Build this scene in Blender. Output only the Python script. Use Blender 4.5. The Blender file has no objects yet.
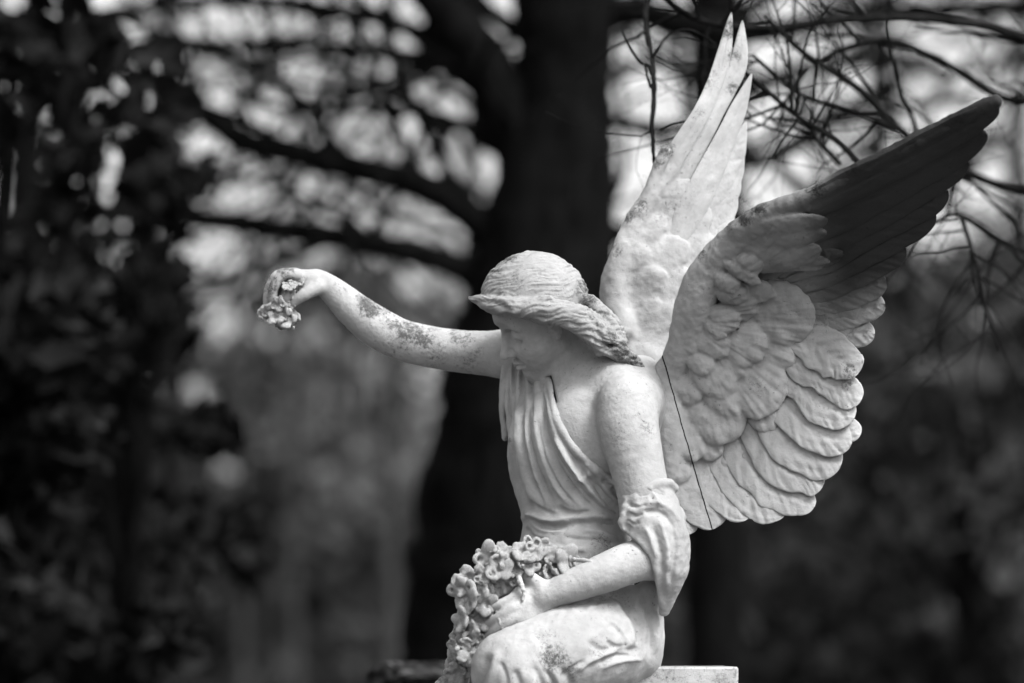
import bpy, math, random
import numpy as np
from mathutils import Vector, Matrix

random.seed(7)
RNG = np.random.default_rng(7)
f32 = np.float32

# ------------------------------------------------------------------ scene, camera frame
scene = bpy.context.scene
COL = scene.collection
FPX = 3840.0                 # 135 mm lens on a 36 mm sensor, in pixels of a 1024 px wide picture
S = 1.0 / 530.0              # metres per carving unit (530 units per metre at the focus distance)
PITCH = math.atan((655 - 341.5) / FPX)
CAM = np.array([0.0, 0.0, 1.6])
RIGHT = np.array([1.0, 0, 0])
UP = np.array([0, -math.sin(PITCH), math.cos(PITCH)])
BACK = np.array([0, -math.cos(PITCH), -math.sin(PITCH)])
FRAME = np.stack([RIGHT, UP, BACK])          # rows: carving axes u (right), v (up), w (towards the visitor)
ORIGIN = CAM - BACK * FPX * S                # carving origin in the world


def P(px, py, w=0.0):
    s = 1.0 - w / FPX
    return np.array([(px - 512.0) * s, (341.5 - py) * s, w])


def PX(Q):
    s = 1.0 - Q[:, 2] / FPX
    return Q[:, 0] / s + 512.0, 341.5 - Q[:, 1] / s


def to_world(Q):
    return np.asarray(Q) @ FRAME * S + ORIGIN


def at(px, py, depth):
    """world point at a depth (metres along the optical axis)"""
    return CAM + ((px - 512.0) / FPX * RIGHT + (341.5 - py) / FPX * UP - BACK) * depth


BASE = np.array([to_world(P(620, 667, 0))[0], to_world(P(620, 667, 0))[1], 1.578])   # where the angel sits


# ------------------------------------------------------------------ object helpers
def tag(o, label=None, cat=None, group=None, kind=None):
    if label: o['label'] = label
    if cat: o['category'] = cat
    if group: o['group'] = group
    if kind: o['kind'] = kind
    return o


def empty(name, loc, rz=0.0):
    o = bpy.data.objects.new(name, None)
    o.location = loc
    o.rotation_euler = (0, 0, rz)
    o.empty_display_size = 0.1
    COL.objects.link(o)
    return o


def mesh_np(name, V, F, mat, parent=None, smooth=True, attrs=None):
    """F: (n,k) array of faces, or list of such arrays"""
    Fs = F if isinstance(F, list) else [F]
    Fs = [np.asarray(f, dtype=np.int32) for f in Fs if len(f)]
    me = bpy.data.meshes.new(name)
    V = np.asarray(V, dtype=f32)
    me.vertices.add(len(V))
    me.vertices.foreach_set('co', V.ravel())
    nl = sum(f.size for f in Fs)
    npol = sum(len(f) for f in Fs)
    me.loops.add(nl)
    me.loops.foreach_set('vertex_index', np.concatenate([f.ravel() for f in Fs]))
    me.polygons.add(npol)
    starts = []
    o = 0
    for f in Fs:
        starts.append(o + np.arange(len(f)) * f.shape[1])
        o += f.size
    me.polygons.foreach_set('loop_start', np.concatenate(starts).astype(np.int32))
    me.update(calc_edges=True)
    me.polygons.foreach_set('use_smooth', np.full(npol, smooth))
    for k, a in (attrs or {}).items():
        at_ = me.attributes.new(k, 'FLOAT', 'POINT')
        at_.data.foreach_set('value', np.asarray(a, dtype=f32))
    me.validate()
    if mat: me.materials.append(mat)
    ob = bpy.data.objects.new(name, me)
    COL.objects.link(ob)
    if parent: ob.parent = parent
    return ob


# ------------------------------------------------------------------ noise
def _hash(i, j, k):
    n = (i * 374761393 + j * 668265263 + k * 1442695041) & 0xffffffff
    n = ((n ^ (n >> 13)) * 1274126177) & 0xffffffff
    return ((n ^ (n >> 16)) & 0xffff).astype(f32) / 65535.0


def vnoise(Q):
    Q = np.asarray(Q, dtype=np.float64)
    i = np.floor(Q).astype(np.int64)
    f = (Q - i)
    f = (f * f * (3 - 2 * f)).astype(f32)
    r = 0
    for a in (0, 1):
        fa = f[:, 0] if a else 1 - f[:, 0]
        for b in (0, 1):
            fb = f[:, 1] if b else 1 - f[:, 1]
            for c in (0, 1):
                fc = f[:, 2] if c else 1 - f[:, 2]
                r = r + fa * fb * fc * _hash(i[:, 0] + a, i[:, 1] + b, i[:, 2] + c)
    return r * 2 - 1


def sstep(a, b, x):
    t = np.clip((x - a) / (b - a), 0, 1)
    return t * t * (3 - 2 * t)


# ------------------------------------------------------------------ distance-field carving
def crom(pts, n):
    """Catmull-Rom through rows of pts (any width), n samples per span"""
    p = np.asarray(pts, dtype=float)
    if len(p) == 2:
        t = np.linspace(0, 1, n + 1)[:, None]
        return p[0] * (1 - t) + p[1] * t
    p = np.vstack([2 * p[0] - p[1], p, 2 * p[-1] - p[-2]])
    out = []
    for i in range(1, len(p) - 2):
        for t in np.arange(n) / n:
            a, b, c, d = p[i - 1], p[i], p[i + 1], p[i + 2]
            out.append(.5 * (2 * b + (c - a) * t + (2 * a - 5 * b + 4 * c - d) * t * t + (3 * b - a - 3 * c + d) * t ** 3))
    out.append(p[-2])
    return np.array(out)


def cap(a, b, ra, rb):
    a = np.asarray(a, f32); ba = np.asarray(b, f32) - a
    bb = float(ba @ ba) + 1e-9

    def f(Q):
        pa = Q - a
        h = np.clip(pa @ ba / bb, 0, 1)
        d = pa - h[:, None] * ba
        return np.sqrt((d * d).sum(1)) - (ra + h * (rb - ra))
    return f


def chain(pts, n=4):
    """pts rows (px,py,w,r): a tapering limb"""
    c = crom([list(P(p[0], p[1], p[2])) + [p[3]] for p in pts], n)
    caps = [cap(c[i, :3], c[i + 1, :3], max(c[i, 3], .3), max(c[i + 1, 3], .3)) for i in range(len(c) - 1)]

    def f(Q):
        d = caps[0](Q)
        for g in caps[1:]:
            d = np.minimum(d, g(Q))
        return d
    return f


def ell(c, r, R=None):
    c = np.asarray(c, f32); r = np.asarray(r, f32)
    R = None if R is None else np.asarray(R, f32)

    def f(Q):
        q = Q - c
        if R is not None: q = q @ R.T
        k0 = np.sqrt(((q / r) ** 2).sum(1))
        k1 = np.sqrt(((q / (r * r)) ** 2).sum(1)) + 1e-9
        return k0 * (k0 - 1) / k1
    return f


def sph(c, r):
    c = np.asarray(c, f32)

    def f(Q):
        d = Q - c
        return np.sqrt((d * d).sum(1)) - r
    return f


def poly2d(pts):
    """signed distance (picture units) to a closed outline, as function of px, py"""
    p = np.asarray(pts, dtype=f32)

    def f(x, y):
        d = np.full(len(x), 1e9, f32)
        s = np.ones(len(x), f32)
        n = len(p)
        j = n - 1
        for i in range(n):
            e = p[j] - p[i]
            wx, wy = x - p[i, 0], y - p[i, 1]
            t = np.clip((wx * e[0] + wy * e[1]) / (e @ e), 0, 1)
            bx, by = wx - e[0] * t, wy - e[1] * t
            d = np.minimum(d, bx * bx + by * by)
            c1 = y >= p[i, 1]; c2 = y < p[j, 1]; c3 = e[0] * wy > e[1] * wx
            flip = (c1 & c2 & c3) | (~c1 & ~c2 & ~c3)
            s = np.where(flip, -s, s)
            j = i
        return s * np.sqrt(d)
    return f


def prism(pts, wmin=-1e9):
    g = poly2d(pts)

    def f(Q):
        x, y = PX(Q)
        return np.maximum(g(x, y), wmin - Q[:, 2]).astype(f32)
    return f


def surfnet(D, org, h):
    ins = D < 0
    c = np.zeros(tuple(n - 1 for n in D.shape), np.uint8)
    for a in (0, 1):
        for b in (0, 1):
            for e in (0, 1):
                c += ins[a:ins.shape[0] - 1 + a, b:ins.shape[1] - 1 + b, e:ins.shape[2] - 1 + e]
    mask = (c > 0) & (c < 8)
    idx = np.argwhere(mask)
    vid = np.full(mask.shape, -1, np.int32)
    vid[mask] = np.arange(len(idx))
    acc = np.zeros((len(idx), 3)); cnt = np.zeros(len(idx))
    I, J, K = idx.T
    corner = {(a, b, e): D[I + a, J + b, K + e] for a in (0, 1) for b in (0, 1) for e in (0, 1)}
    for ax in range(3):
        for a in (0, 1):
            for b in (0, 1):
                o0 = [a, b]; o0.insert(ax, 0); o1 = [a, b]; o1.insert(ax, 1)
                d0, d1 = corner[tuple(o0)], corner[tuple(o1)]
                m = (d0 < 0) != (d1 < 0)
                t = d0[m] / (d0[m] - d1[m])
                q = np.tile(np.array(o0, float), (m.sum(), 1))
                q[:, ax] = t
                acc[m] += q; cnt[m] += 1
    V = (idx + acc / cnt[:, None]) * h + org
    quads = []
    for ax in range(3):
        lo = [slice(None)] * 3; hi = [slice(None)] * 3
        lo[ax] = slice(0, -1); hi[ax] = slice(1, None)
        ch = ins[tuple(lo)] != ins[tuple(hi)]
        e = np.argwhere(ch)
        o1, o2 = [i for i in range(3) if i != ax]
        e = e[(e[:, o1] > 0) & (e[:, o2] > 0) & (e[:, o1] < D.shape[o1] - 1) & (e[:, o2] < D.shape[o2] - 1)]
        q = []
        for da, db in ((1, 1), (0, 1), (0, 0), (1, 0)):
            cc = e.copy(); cc[:, o1] -= da; cc[:, o2] -= db
            q.append(vid[cc[:, 0], cc[:, 1], cc[:, 2]])
        q = np.stack(q, 1)
        flip = ins[e[:, 0], e[:, 1], e[:, 2]]
        if ax == 1: flip = ~flip
        q[~flip] = q[~flip][:, ::-1]
        quads.append(q)
    return V, np.vstack(quads)


def carve(prims, lo, hi, h):
    """prims: list of (op, k, f) with op '+', '-' or '&'; returns a closed quad surface in carving units"""
    B = 16
    lo = np.asarray(lo, float); hi = np.asarray(hi, float)
    nb = np.ceil((hi - lo) / (h * B)).astype(int)
    D = np.full(tuple(nb * B + 1), 50.0, f32)
    rad = h * B * .8661
    ctr = np.stack(np.meshgrid(*[lo[i] + (np.arange(nb[i]) + .5) * h * B for i in range(3)], indexing='ij'), -1).reshape(-1, 3).astype(f32)
    vals = [f(ctr) for _, _, f in prims]

    def combine(vs):
        d = None
        for (op, k, _), v in vs:
            if d is None:
                d = v if op == '+' else np.full_like(v, 50.0)
                if op == '+': continue
            if op == '+':
                hh = np.maximum(k - np.abs(d - v), 0) / k if k > 0 else 0
                d = np.minimum(d, v) - hh * hh * k * .25
            else:
                if op == '-': v = -v
                hh = np.maximum(k - np.abs(d - v), 0) / k if k > 0 else 0
                d = np.maximum(d, v) + hh * hh * k * .25
        return d
    dc = combine(list(zip(prims, vals)))
    act = np.abs(dc) < rad * 1.6 + 6
    inner = (dc <= -(rad * 1.6 + 6))
    g = np.arange(B + 1) * h
    loc = np.stack(np.meshgrid(g, g, g, indexing='ij'), -1).reshape(-1, 3).astype(f32)
    for n in np.nonzero(inner)[0]:
        b = np.unravel_index(n, tuple(nb))
        D[b[0] * B:b[0] * B + B + 1, b[1] * B:b[1] * B + B + 1, b[2] * B:b[2] * B + B + 1] = -50
    for n in np.nonzero(act)[0]:
        b = np.unravel_index(n, tuple(nb))
        Q = loc + (lo + np.array(b) * h * B).astype(f32)
        use = [(pr, pr[2](Q)) for pr, v in zip(prims, vals) if pr[0] == '&' or v[n] < rad * 1.5 + pr[1] + 6]
        if not any(u[0][0] == '+' for u in use):
            continue
        d = combine(use)
        D[b[0] * B:b[0] * B + B + 1, b[1] * B:b[1] * B + B + 1, b[2] * B:b[2] * B + B + 1] = d.reshape(B + 1, B + 1, B + 1)
    return surfnet(D, lo, h)


def normals(V, F):
    n = np.cross(V[F[:, 2]] - V[F[:, 0]], V[F[:, 3]] - V[F[:, 1]])
    N = np.zeros_like(V)
    for i in range(4):
        for a in range(3):
            N[:, a] += np.bincount(F[:, i], n[:, a], len(V))
    return N / (np.linalg.norm(N, axis=1)[:, None] + 1e-9)


def relax(V, F, it=1, lam=.5):
    for _ in range(it):
        acc = np.zeros_like(V); cnt = np.zeros(len(V))
        for i in range(4):
            a, b = F[:, i], F[:, (i + 1) % 4]
            for k in range(3):
                acc[:, k] += np.bincount(a, V[b, k], len(V)) + np.bincount(b, V[a, k], len(V))
            cnt += np.bincount(a, minlength=len(V)) + np.bincount(b, minlength=len(V))
        V = V + lam * (acc / np.maximum(cnt, 1)[:, None] - V)
    return V


def poly_dist(x, y, pts):
    """distance to an open polyline plus arc position 0..1 and side sign"""
    p = np.asarray(pts, float)
    seg = np.linalg.norm(np.diff(p, axis=0), axis=1)
    L = seg.sum(); acc = 0
    best = np.full(len(x), 1e9); pos = np.zeros(len(x)); side = np.zeros(len(x))
    for i in range(len(p) - 1):
        e = p[i + 1] - p[i]
        wx, wy = x - p[i, 0], y - p[i, 1]
        t = np.clip((wx * e[0] + wy * e[1]) / (e @ e), 0, 1)
        bx, by = wx - e[0] * t, wy - e[1] * t
        d = np.sqrt(bx * bx + by * by)
        m = d < best
        best = np.where(m, d, best)
        pos = np.where(m, (acc + t * seg[i]) / L, pos)
        side = np.where(m, np.sign(e[0] * wy - e[1] * wx), side)
        acc += seg[i]
    return best, pos, side


def folds(V, N, specs, wmin=-60):
    """carve ridges (amp>0) and valleys (amp<0) along lines; spec: (amp, width, pts[, soft side])"""
    x, y = PX(V)
    disp = np.zeros(len(V))
    for sp in specs:
        amp, wd, pts = sp[:3]
        c = crom(pts, 5)
        m = (x > c[:, 0].min() - 4 * wd) & (x < c[:, 0].max() + 4 * wd) & (y > c[:, 1].min() - 4 * wd) & (y < c[:, 1].max() + 4 * wd) & (V[:, 2] > wmin)
        if not m.any(): continue
        d, t, sd = poly_dist(x[m], y[m], c)
        w_ = wd * (1 + (.9 if len(sp) > 3 else 0) * (sd * (sp[3] if len(sp) > 3 else 1) > 0))
        taper = sstep(0, .18, t) * sstep(0, .18, 1 - t) if len(sp) < 5 else 1
        disp[m] += amp * np.exp(-(d / w_) ** 2) * taper
    return V + N * (disp * np.clip(N[:, 2] * 1.6 + .35, 0, 1))[:, None]


def rbf(pts):
    """smooth depth over the picture plane through (px,py,w) points"""
    p = np.asarray(pts, float)
    n = len(p)
    r = np.linalg.norm(p[:, None, :2] - p[None, :, :2], axis=2)
    A = np.zeros((n + 3, n + 3))
    A[:n, :n] = r ** 2 * np.log(r + 1e-9) + np.eye(n) * 200
    A[:n, n] = 1; A[:n, n + 1:] = p[:, :2]
    A[n, :n] = 1; A[n + 1:, :n] = p[:, :2].T
    c = np.linalg.solve(A, np.concatenate([p[:, 2], [0, 0, 0]]))

    def f(x, y):
        x = np.asarray(x, float); y = np.asarray(y, float)
        z = c[n] + c[n + 1] * x + c[n + 2] * y
        for i in range(n):
            q = (x - p[i, 0]) ** 2 + (y - p[i, 1]) ** 2
            z = z + c[i] * .5 * q * np.log(q + 1e-9)
        return z
    return f
# ------------------------------------------------------------------ materials (all grey: the photograph is black and white)
def node_mat(name):
    m = bpy.data.materials.new(name)
    m.use_nodes = True
    nt = m.node_tree
    b = nt.nodes['Principled BSDF']
    return m, nt, b


def nd(nt, kind, **kw):
    n = nt.nodes.new(kind)
    for k, v in kw.items():
        if k.startswith('in_'):
            n.inputs[k[3:].replace('_', ' ')].default_value = v
        else:
            setattr(n, k, v)
    return n


def noise(nt, vec, scale, detail=4, rough=.6, dist=0.0):
    n = nd(nt, 'ShaderNodeTexNoise')
    n.inputs['Scale'].default_value = scale
    n.inputs['Detail'].default_value = detail
    n.inputs['Roughness'].default_value = rough
    n.inputs['Distortion'].default_value = dist
    nt.links.new(vec, n.inputs['Vector'])
    return n.outputs['Fac']


def ramp(nt, fac, stops):
    r = nd(nt, 'ShaderNodeValToRGB')
    while len(r.color_ramp.elements) < len(stops): r.color_ramp.elements.new(.5)
    for e, (p, c) in zip(r.color_ramp.elements, stops):
        e.position = p
        e.color = (c, c, c, 1)
    nt.links.new(fac, r.inputs['Fac'])
    return r.outputs['Color']


def mth(nt, op, a, b=None, clamp=False):
    n = nd(nt, 'ShaderNodeMath', operation=op, use_clamp=clamp)
    for i, v in enumerate((a, b)):
        if v is None: continue
        if isinstance(v, (int, float)): n.inputs[i].default_value = v
        else: nt.links.new(v, n.inputs[i])
    return n.outputs[0]


def mixc(nt, fac, a, b):
    n = nd(nt, 'ShaderNodeMix', data_type='RGBA')
    for i, v in ((0, fac), (6, a), (7, b)):
        if isinstance(v, (int, float)):
            n.inputs[i].default_value = v if i == 0 else (v, v, v, 1)
        else: nt.links.new(v, n.inputs[i])
    return n.outputs[2]


def bump(nt, b, height, strength, dist):
    n = nd(nt, 'ShaderNodeBump')
    n.inputs['Strength'].default_value = strength
    n.inputs['Distance'].default_value = dist
    nt.links.new(height, n.inputs['Height'])
    nt.links.new(n.outputs['Normal'], b.inputs['Normal'])


def stone(name, base, dark, crust=True, seam=False):
    m, nt, b = node_mat(name)
    tc = nd(nt, 'ShaderNodeTexCoord').outputs['Object']
    big = noise(nt, tc, 7, 5, .6)
    mid = noise(nt, tc, 38, 6, .65)
    fine = noise(nt, tc, 170, 4, .7)
    col = ramp(nt, big, [(.3, base * .74), (.7, base * 1.10)])
    col = mixc(nt, mth(nt, 'MULTIPLY', ramp(nt, mid, [(.40, 1), (.62, 0)]), .38), col, base * .6)
    # dark pinholes
    gate = ramp(nt, noise(nt, tc, 16, 3, .6), [(.45, 0), (.62, 1)])
    hole = mth(nt, 'MULTIPLY', ramp(nt, noise(nt, tc, 210, 3, .55), [(.635, 0), (.715, 1)]), gate)
    col = mixc(nt, mth(nt, 'MULTIPLY', hole, .55), col, dark)
    if crust:
        at_ = nd(nt, 'ShaderNodeAttribute', attribute_name='lichen').outputs['Fac']
        spk = noise(nt, tc, 150, 8, .8, .3)
        spk2 = noise(nt, tc, 26, 4, .6)
        v = mth(nt, 'ADD', mth(nt, 'MULTIPLY', spk, .65), mth(nt, 'MULTIPLY', spk2, .35))
        v = mth(nt, 'ADD', v, mth(nt, 'MULTIPLY', at_, .17))
        lm = mth(nt, 'MULTIPLY', ramp(nt, v, [(.575, 0), (.70, 1)]), ramp(nt, at_, [(.0, 0), (.12, 1)]))
        col = mixc(nt, mth(nt, 'MULTIPLY', lm, .88), col, ramp(nt, fine, [(.35, dark * .35), (.7, dark * 1.9)]))
        gr = nd(nt, 'ShaderNodeAttribute', attribute_name='grime_shade').outputs['Fac']  # carries the near wing's crust together with its painted shade
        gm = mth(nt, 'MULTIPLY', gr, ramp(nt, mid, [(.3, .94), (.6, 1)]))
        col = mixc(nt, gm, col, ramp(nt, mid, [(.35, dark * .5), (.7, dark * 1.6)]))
    if seam:
        # the mortar joint where the wing was pinned on: a dark plane cut through the stone
        gm_ = nd(nt, 'ShaderNodeNewGeometry')
        d = nd(nt, 'ShaderNodeVectorMath', operation='DOT_PRODUCT')
        nt.links.new(tc, d.inputs[0])
        d.inputs[1].default_value = seam[0]
        wob = mth(nt, 'MULTIPLY', mth(nt, 'SUBTRACT', noise(nt, tc, 30, 4, .6), .5), S * 2.4)
        dd = mth(nt, 'ABSOLUTE', mth(nt, 'ADD', mth(nt, 'SUBTRACT', d.outputs['Value'], seam[1]), wob))
        line = ramp(nt, mth(nt, 'MULTIPLY', dd, 1 / (S * 4)), [(.10, 1), (.22, 0)])
        col = mixc(nt, line, col, .006)
    nt.links.new(col, b.inputs['Base Color'])
    b.inputs['Roughness'].default_value = .82
    b.inputs['Specular IOR Level'].default_value = .08
    h = mth(nt, 'ADD', mth(nt, 'MULTIPLY', mid, .6), mth(nt, 'MULTIPLY', fine, .5))
    h = mth(nt, 'SUBTRACT', h, mth(nt, 'MULTIPLY', hole, .5))
    bump(nt, b, h, .8, .0028)
    return m


_j0, _j1 = to_world(P(665.5, 366, 45)) - BASE, to_world(P(712, 529, 45)) - BASE
_n = np.cross(_j1 - _j0, BACK)
_n /= np.linalg.norm(_n)
STONE = stone('weathered_stone', .29, .030)
WINGSTONE = stone('weathered_wing_stone', .29, .013, seam=(tuple(_n), float(_n @ _j0)))
HAIRSTONE = stone('weathered_hair_stone', .225, .026)
# ------------------------------------------------------------------ the angel: figure
angel = empty('angel_statue', BASE)
tag(angel, 'pale weathered stone angel with raised wings, seated on the block, one arm outstretched', 'statue')


def part(name, V, F, mat, parent=None, attrs=None, smooth=True):
    return mesh_np(name, to_world(V) - BASE, F, mat, parent or angel, smooth, attrs)


# head frame (fitted): facing left, bowed 32 degrees, crown leaning to the visitor
_a, _p, _r = math.radians(4), math.radians(32), math.radians(25)
HF = np.array([-math.cos(_a) * math.cos(_p), -math.sin(_p), math.sin(_a) * math.cos(_p)])
_u = np.array([-math.cos(_a) * math.sin(_p), math.cos(_p), math.sin(_a) * math.sin(_p)])
_l = np.array([math.sin(_a), 0, math.cos(_a)])
HU = math.cos(_r) * _u + math.sin(_r) * _l
HL = math.cos(_r) * _l - math.sin(_r) * _u
HH = 112.5
HO = P(540.3, 315.7, 15)
HR = np.stack([HF, HU, HL])


def H(f, u, l=0.0):
    return HO + HH * (f * HF + u * HU + l * HL)


def hell(f, u, l, rf, ru, rl):
    return ell(H(f, u, l), (rf * HH, ru * HH, rl * HH), HR)


def hcap(p, q, ra, rb):
    return cap(H(*p), H(*q), ra * HH, rb * HH)


body = []
add = lambda f, k=6.0: body.append(('+', k, f))
cut = lambda f, k=3.0: body.append(('-', k, f))

# skull and face
add(hell(-.07, .12, 0, .40, .37, .285), 0)
add(hell(.08, -.12, 0, .265, .355, .255), 14)
add(hell(.115, .16, 0, .265, .22, .215), 10)
add(hcap((.225, -.40, 0), (.0, -.255, .205), .08, .068), 14)
add(hcap((.225, -.40, 0), (.0, -.255, -.205), .08, .068), 14)
for s_ in (1, -1):
    add(sph(H(.19, -.14, .13 * s_), .115 * HH), 18)                      # cheek
    cut(sph(H(.405, .048, .135 * s_), .150 * HH), 4.0)                      # eye socket
add(hcap((.305, .130, .06), (.235, .130, .20), .035, .035), 6)           # brow
add(hcap((.305, .130, -.06), (.235, .130, -.20), .035, .035), 6)
add(hell(.225, -.295, 0, .115, .12, .14), 16)                               # muzzle
add(hcap((.315, .10, 0), (.412, -.10, 0), .036, .041), 5)                # nose
add(sph(H(.446, -.142, 0), .047 * HH), 3)
for s_ in (1, -1):
    add(hell(.386, -.158, .048 * s_, .045, .035, .032), 2)               # nostril wing
    add(hell(.222, .034, .140 * s_, .100, .072, .095), 1.0)             # lowered lid over the eye
cut(sph(H(.417, -.188, .034), .020 * HH), 1.5)
# lips
add(hcap((0.390, -.268, .0), (0.334, -.285, .09), .028, .014), 2.5)
add(hcap((0.390, -.268, .0), (0.334, -.285, -.09), .028, .014), 2.5)
add(hcap((0.386, -.328, .0), (0.332, -.310, .075), .034, .016), 2.5)
add(hcap((0.386, -.328, .0), (0.332, -.310, -.075), .034, .016), 2.5)
cut(hcap((0.434, -.297, .0), (0.346, -.297, .085), .016, .009), 1.5)
cut(hcap((0.434, -.297, .0), (0.346, -.297, -.085), .016, .009), 1.5)
cut(hcap((0.389, -.372, .06), (0.389, -.372, -.06), .026, .026), 4)
cut(hcap((0.384, -.225, .035), (0.344, -.262, .09), .012, .016), 4)
add(sph(H(0.302, -.43, 0), .08 * HH), 8)                                # chin
# lid creases
def hchain(pts, r0, r1):
    q = crom([list(H(*p)) for p in pts], 3)
    n = len(q) - 1
    cs = [cap(q[k], q[k + 1], HH * (r0 + (r1 - r0) * abs(2 * k / n - 1)), HH * (r0 + (r1 - r0) * abs(2 * (k + 1) / n - 1))) for k in range(n)]
    return lambda Q: np.minimum.reduce([g(Q) for g in cs])


for s_ in (1, -1):
    cut(hchain([(.307, .015, .065 * s_), (.317, -.012, .11 * s_), (.294, -.022, .165 * s_), (.257, -.012, .20 * s_)], .031, .012), 1.0)     # lash line
    cut(hchain([(.317, .080, .07 * s_), (.317, .095, .13 * s_), (.267, .085, .205 * s_)], .016, .010), 1.5)                                 # crease above the lid
for s_ in (1, -1):
    cut(sph(H(.348, .04, .052 * s_), .036 * HH), 3)                     # inner corner of the eye
# ear (lower half shows under the hair)
add(hell(-.045, -.045, .298, .05, .085, .022), 3)
cut(sph(H(-.03, -.02, .328), .026 * HH), 3)
add(sph(H(-.02, -.115, .288), .026 * HH), 3)
# neck and shoulders
NB = (586, 405, -2)
add(cap(H(-.20, -.18, -.04), P(*NB), 23, 30), 5)
add(cap(H(-.14, -.22, .16), P(566, 406, 14), 4, 6), 12)                    # neck muscle
add(chain([(578, 372, -2, 24), (608, 382, 22, 27), (634, 402, 52, 29)]), 16)      # trapezius to near shoulder
add(chain([(578, 375, -8, 20), (540, 362, -40, 22), (506, 354, -60, 23)]), 14)
add(ell(P(640, 410, 5), (34, 55, 42)), 18)                               # shoulder blade towards the wing root
C45 = math.sqrt(.5)
TR = np.array([[C45, 0, C45], [0, 1, 0], [-C45, 0, C45]])                # rows: her left, up, her front
add(ell(P(577, 455, 2), (74, 86, 50), TR), 20)                           # rib cage
add(ell(P(566, 425, 28), (34, 34, 22), TR), 16)                          # upper chest
add(cap(P(560, 402, 30), P(622, 398, 62), 4, 5), 10)                     # collar bone
add(ell(P(580, 545, 5), (58, 80, 46), TR), 22)
cut(chain([(532, 386, 8, 4), (545, 383, 22, 5.5), (556, 375, 36, 5.5), (563, 363, 47, 3.5), (566, 352, 52, 2)]), 5)     # hollow under the jaw
cut(prism([(546, 378), (551.5, 376), (554, 388), (557, 402), (554, 404), (549, 392)], 4), 3)
# near arm (her left)
add(chain([(627, 404, 64, 29), (629, 430, 72, 30), (638, 470, 82, 26.5), (648, 510, 88, 25), (662, 558, 88, 21)]), 8)
add(chain([(664, 561, 86, 19.5), (640, 560, 99, 20.5), (610, 571, 109, 19.5), (580, 583, 116, 16.5), (556, 592, 117, 14), (545, 596, 117, 13.5)]), 5)
cut(cap(P(600, 405, 95), P(607, 448, 104), 2.2, 2.2), 9)                 # crease between chest and arm
# near hand
add(ell(P(529, 603, 116), (24, 17.5, 10), np.array([[-.82, -.56, .0], [-.5, .78, .3], [0.17, .25, .95]])), 8)
add(chain([(531, 595, 117, 7), (513, 600, 119, 6.2), (500, 605, 118, 5.4), (489, 609, 110, 4.6)]), 3)
add(chain([(526, 602, 121, 7), (511, 610, 125, 6.6), (499, 618, 122, 5.7), (488, 624, 111, 4.8)]), 2.5)
add(chain([(524, 609, 121, 7), (510, 619.5, 126, 6.6), (498, 629, 122, 5.7), (488, 636, 110, 4.8)]), 2.5)
add(chain([(524, 615, 117, 6.5), (512, 627, 122, 5.9), (502, 637, 119, 5.2), (493, 644, 108, 4.4)]), 2.5)
add(chain([(543, 588, 118, 8), (532, 579, 114, 6.5), (522, 573, 106, 5.4), (514, 570, 98, 4.6)]), 4)
# far arm (her right), stretched out
add(chain([(520, 355, -54, 25), (480, 353, -68, 22.5), (440, 348.5, -76, 21.3), (404, 340.5, -80, 21), (378, 328, -80, 21), (356, 311.5, -78, 18.5),
           (338, 295, -76, 14.8), (325, 284.5, -75, 12.2), (318, 281, -75, 11.5)], 5), 8)
# far hand
add(ell(P(307, 280, -75), (19, 10.5, 14), np.array([[-.97, .2, 0], [.2, .97, 0], [0, 0, 1.]])), 7)
add(cap(P(318, 286, -68), P(308, 290, -66), 8, 7), 5)
add(chain([(297, 275, -65, 6.5), (282, 275.5, -61, 5.8), (274, 287, -60, 5.2), (273, 299, -62, 4.6), (277, 308, -64, 3.8)]), 2)
add(chain([(295, 274, -74, 6.8), (278, 276, -73, 6), (269.5, 289, -72, 5.4), (267.5, 303, -71, 4.6), (270, 313, -71, 3.8)]), 2)
add(chain([(296, 275, -83, 6.4), (281, 279, -84, 5.6), (272, 292, -84, 5), (271, 304, -82, 4.3), (274, 312, -81, 3.6)]), 2)
add(chain([(299, 278, -90, 5.6), (287, 284, -92, 5), (280, 294, -92, 4.4), (279, 303, -90, 3.6)]), 2)
add(chain([(318, 287, -63, 7.5), (308, 292.5, -58, 6.6), (300, 297.5, -57, 5.6), (294, 303, -59, 4.2)]), 3)

Vb, Fb = carve(body, (-262, -330, -125), (190, 105, 150), 1.2)
Vb = relax(Vb, Fb, 1, .5)
Nb = normals(Vb, Fb)
# small unevenness of hand-cut, weathered stone
Vb = Vb + Nb * (vnoise(Vb / 9.0) * .30 + vnoise(Vb / 3.1 + 7) * .16 + vnoise(Vb / 1.7 + 3) * .10)[:, None]


def lichen(V, blobs):
    """lichen growth: soft patches at places (px,py,radius,strength), broken up in the material"""
    x, y = PX(V)
    a = np.zeros(len(V))
    for bx, by, br, bs in blobs:
        a = np.maximum(a, bs * (1 - sstep(.3, 1, np.hypot(x - bx, y - by) / br)))
    return a


body_lichen = lichen(Vb, [(372, 304, 26, 1), (392, 318, 24, .9), (408, 330, 22, .9), (425, 336, 22, .8), (462, 335, 22, .85), (395, 340, 28, .55), (345, 282, 20, .5), (287, 272, 16, 1), (270, 285, 16, .9),
                          (450, 350, 45, .4), (630, 430, 30, .35), (640, 385, 22, .3), (600, 372, 25, .2), (528, 372, 1, 0)])
part('figure', Vb, Fb, STONE, attrs={'lichen': body_lichen})

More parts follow.
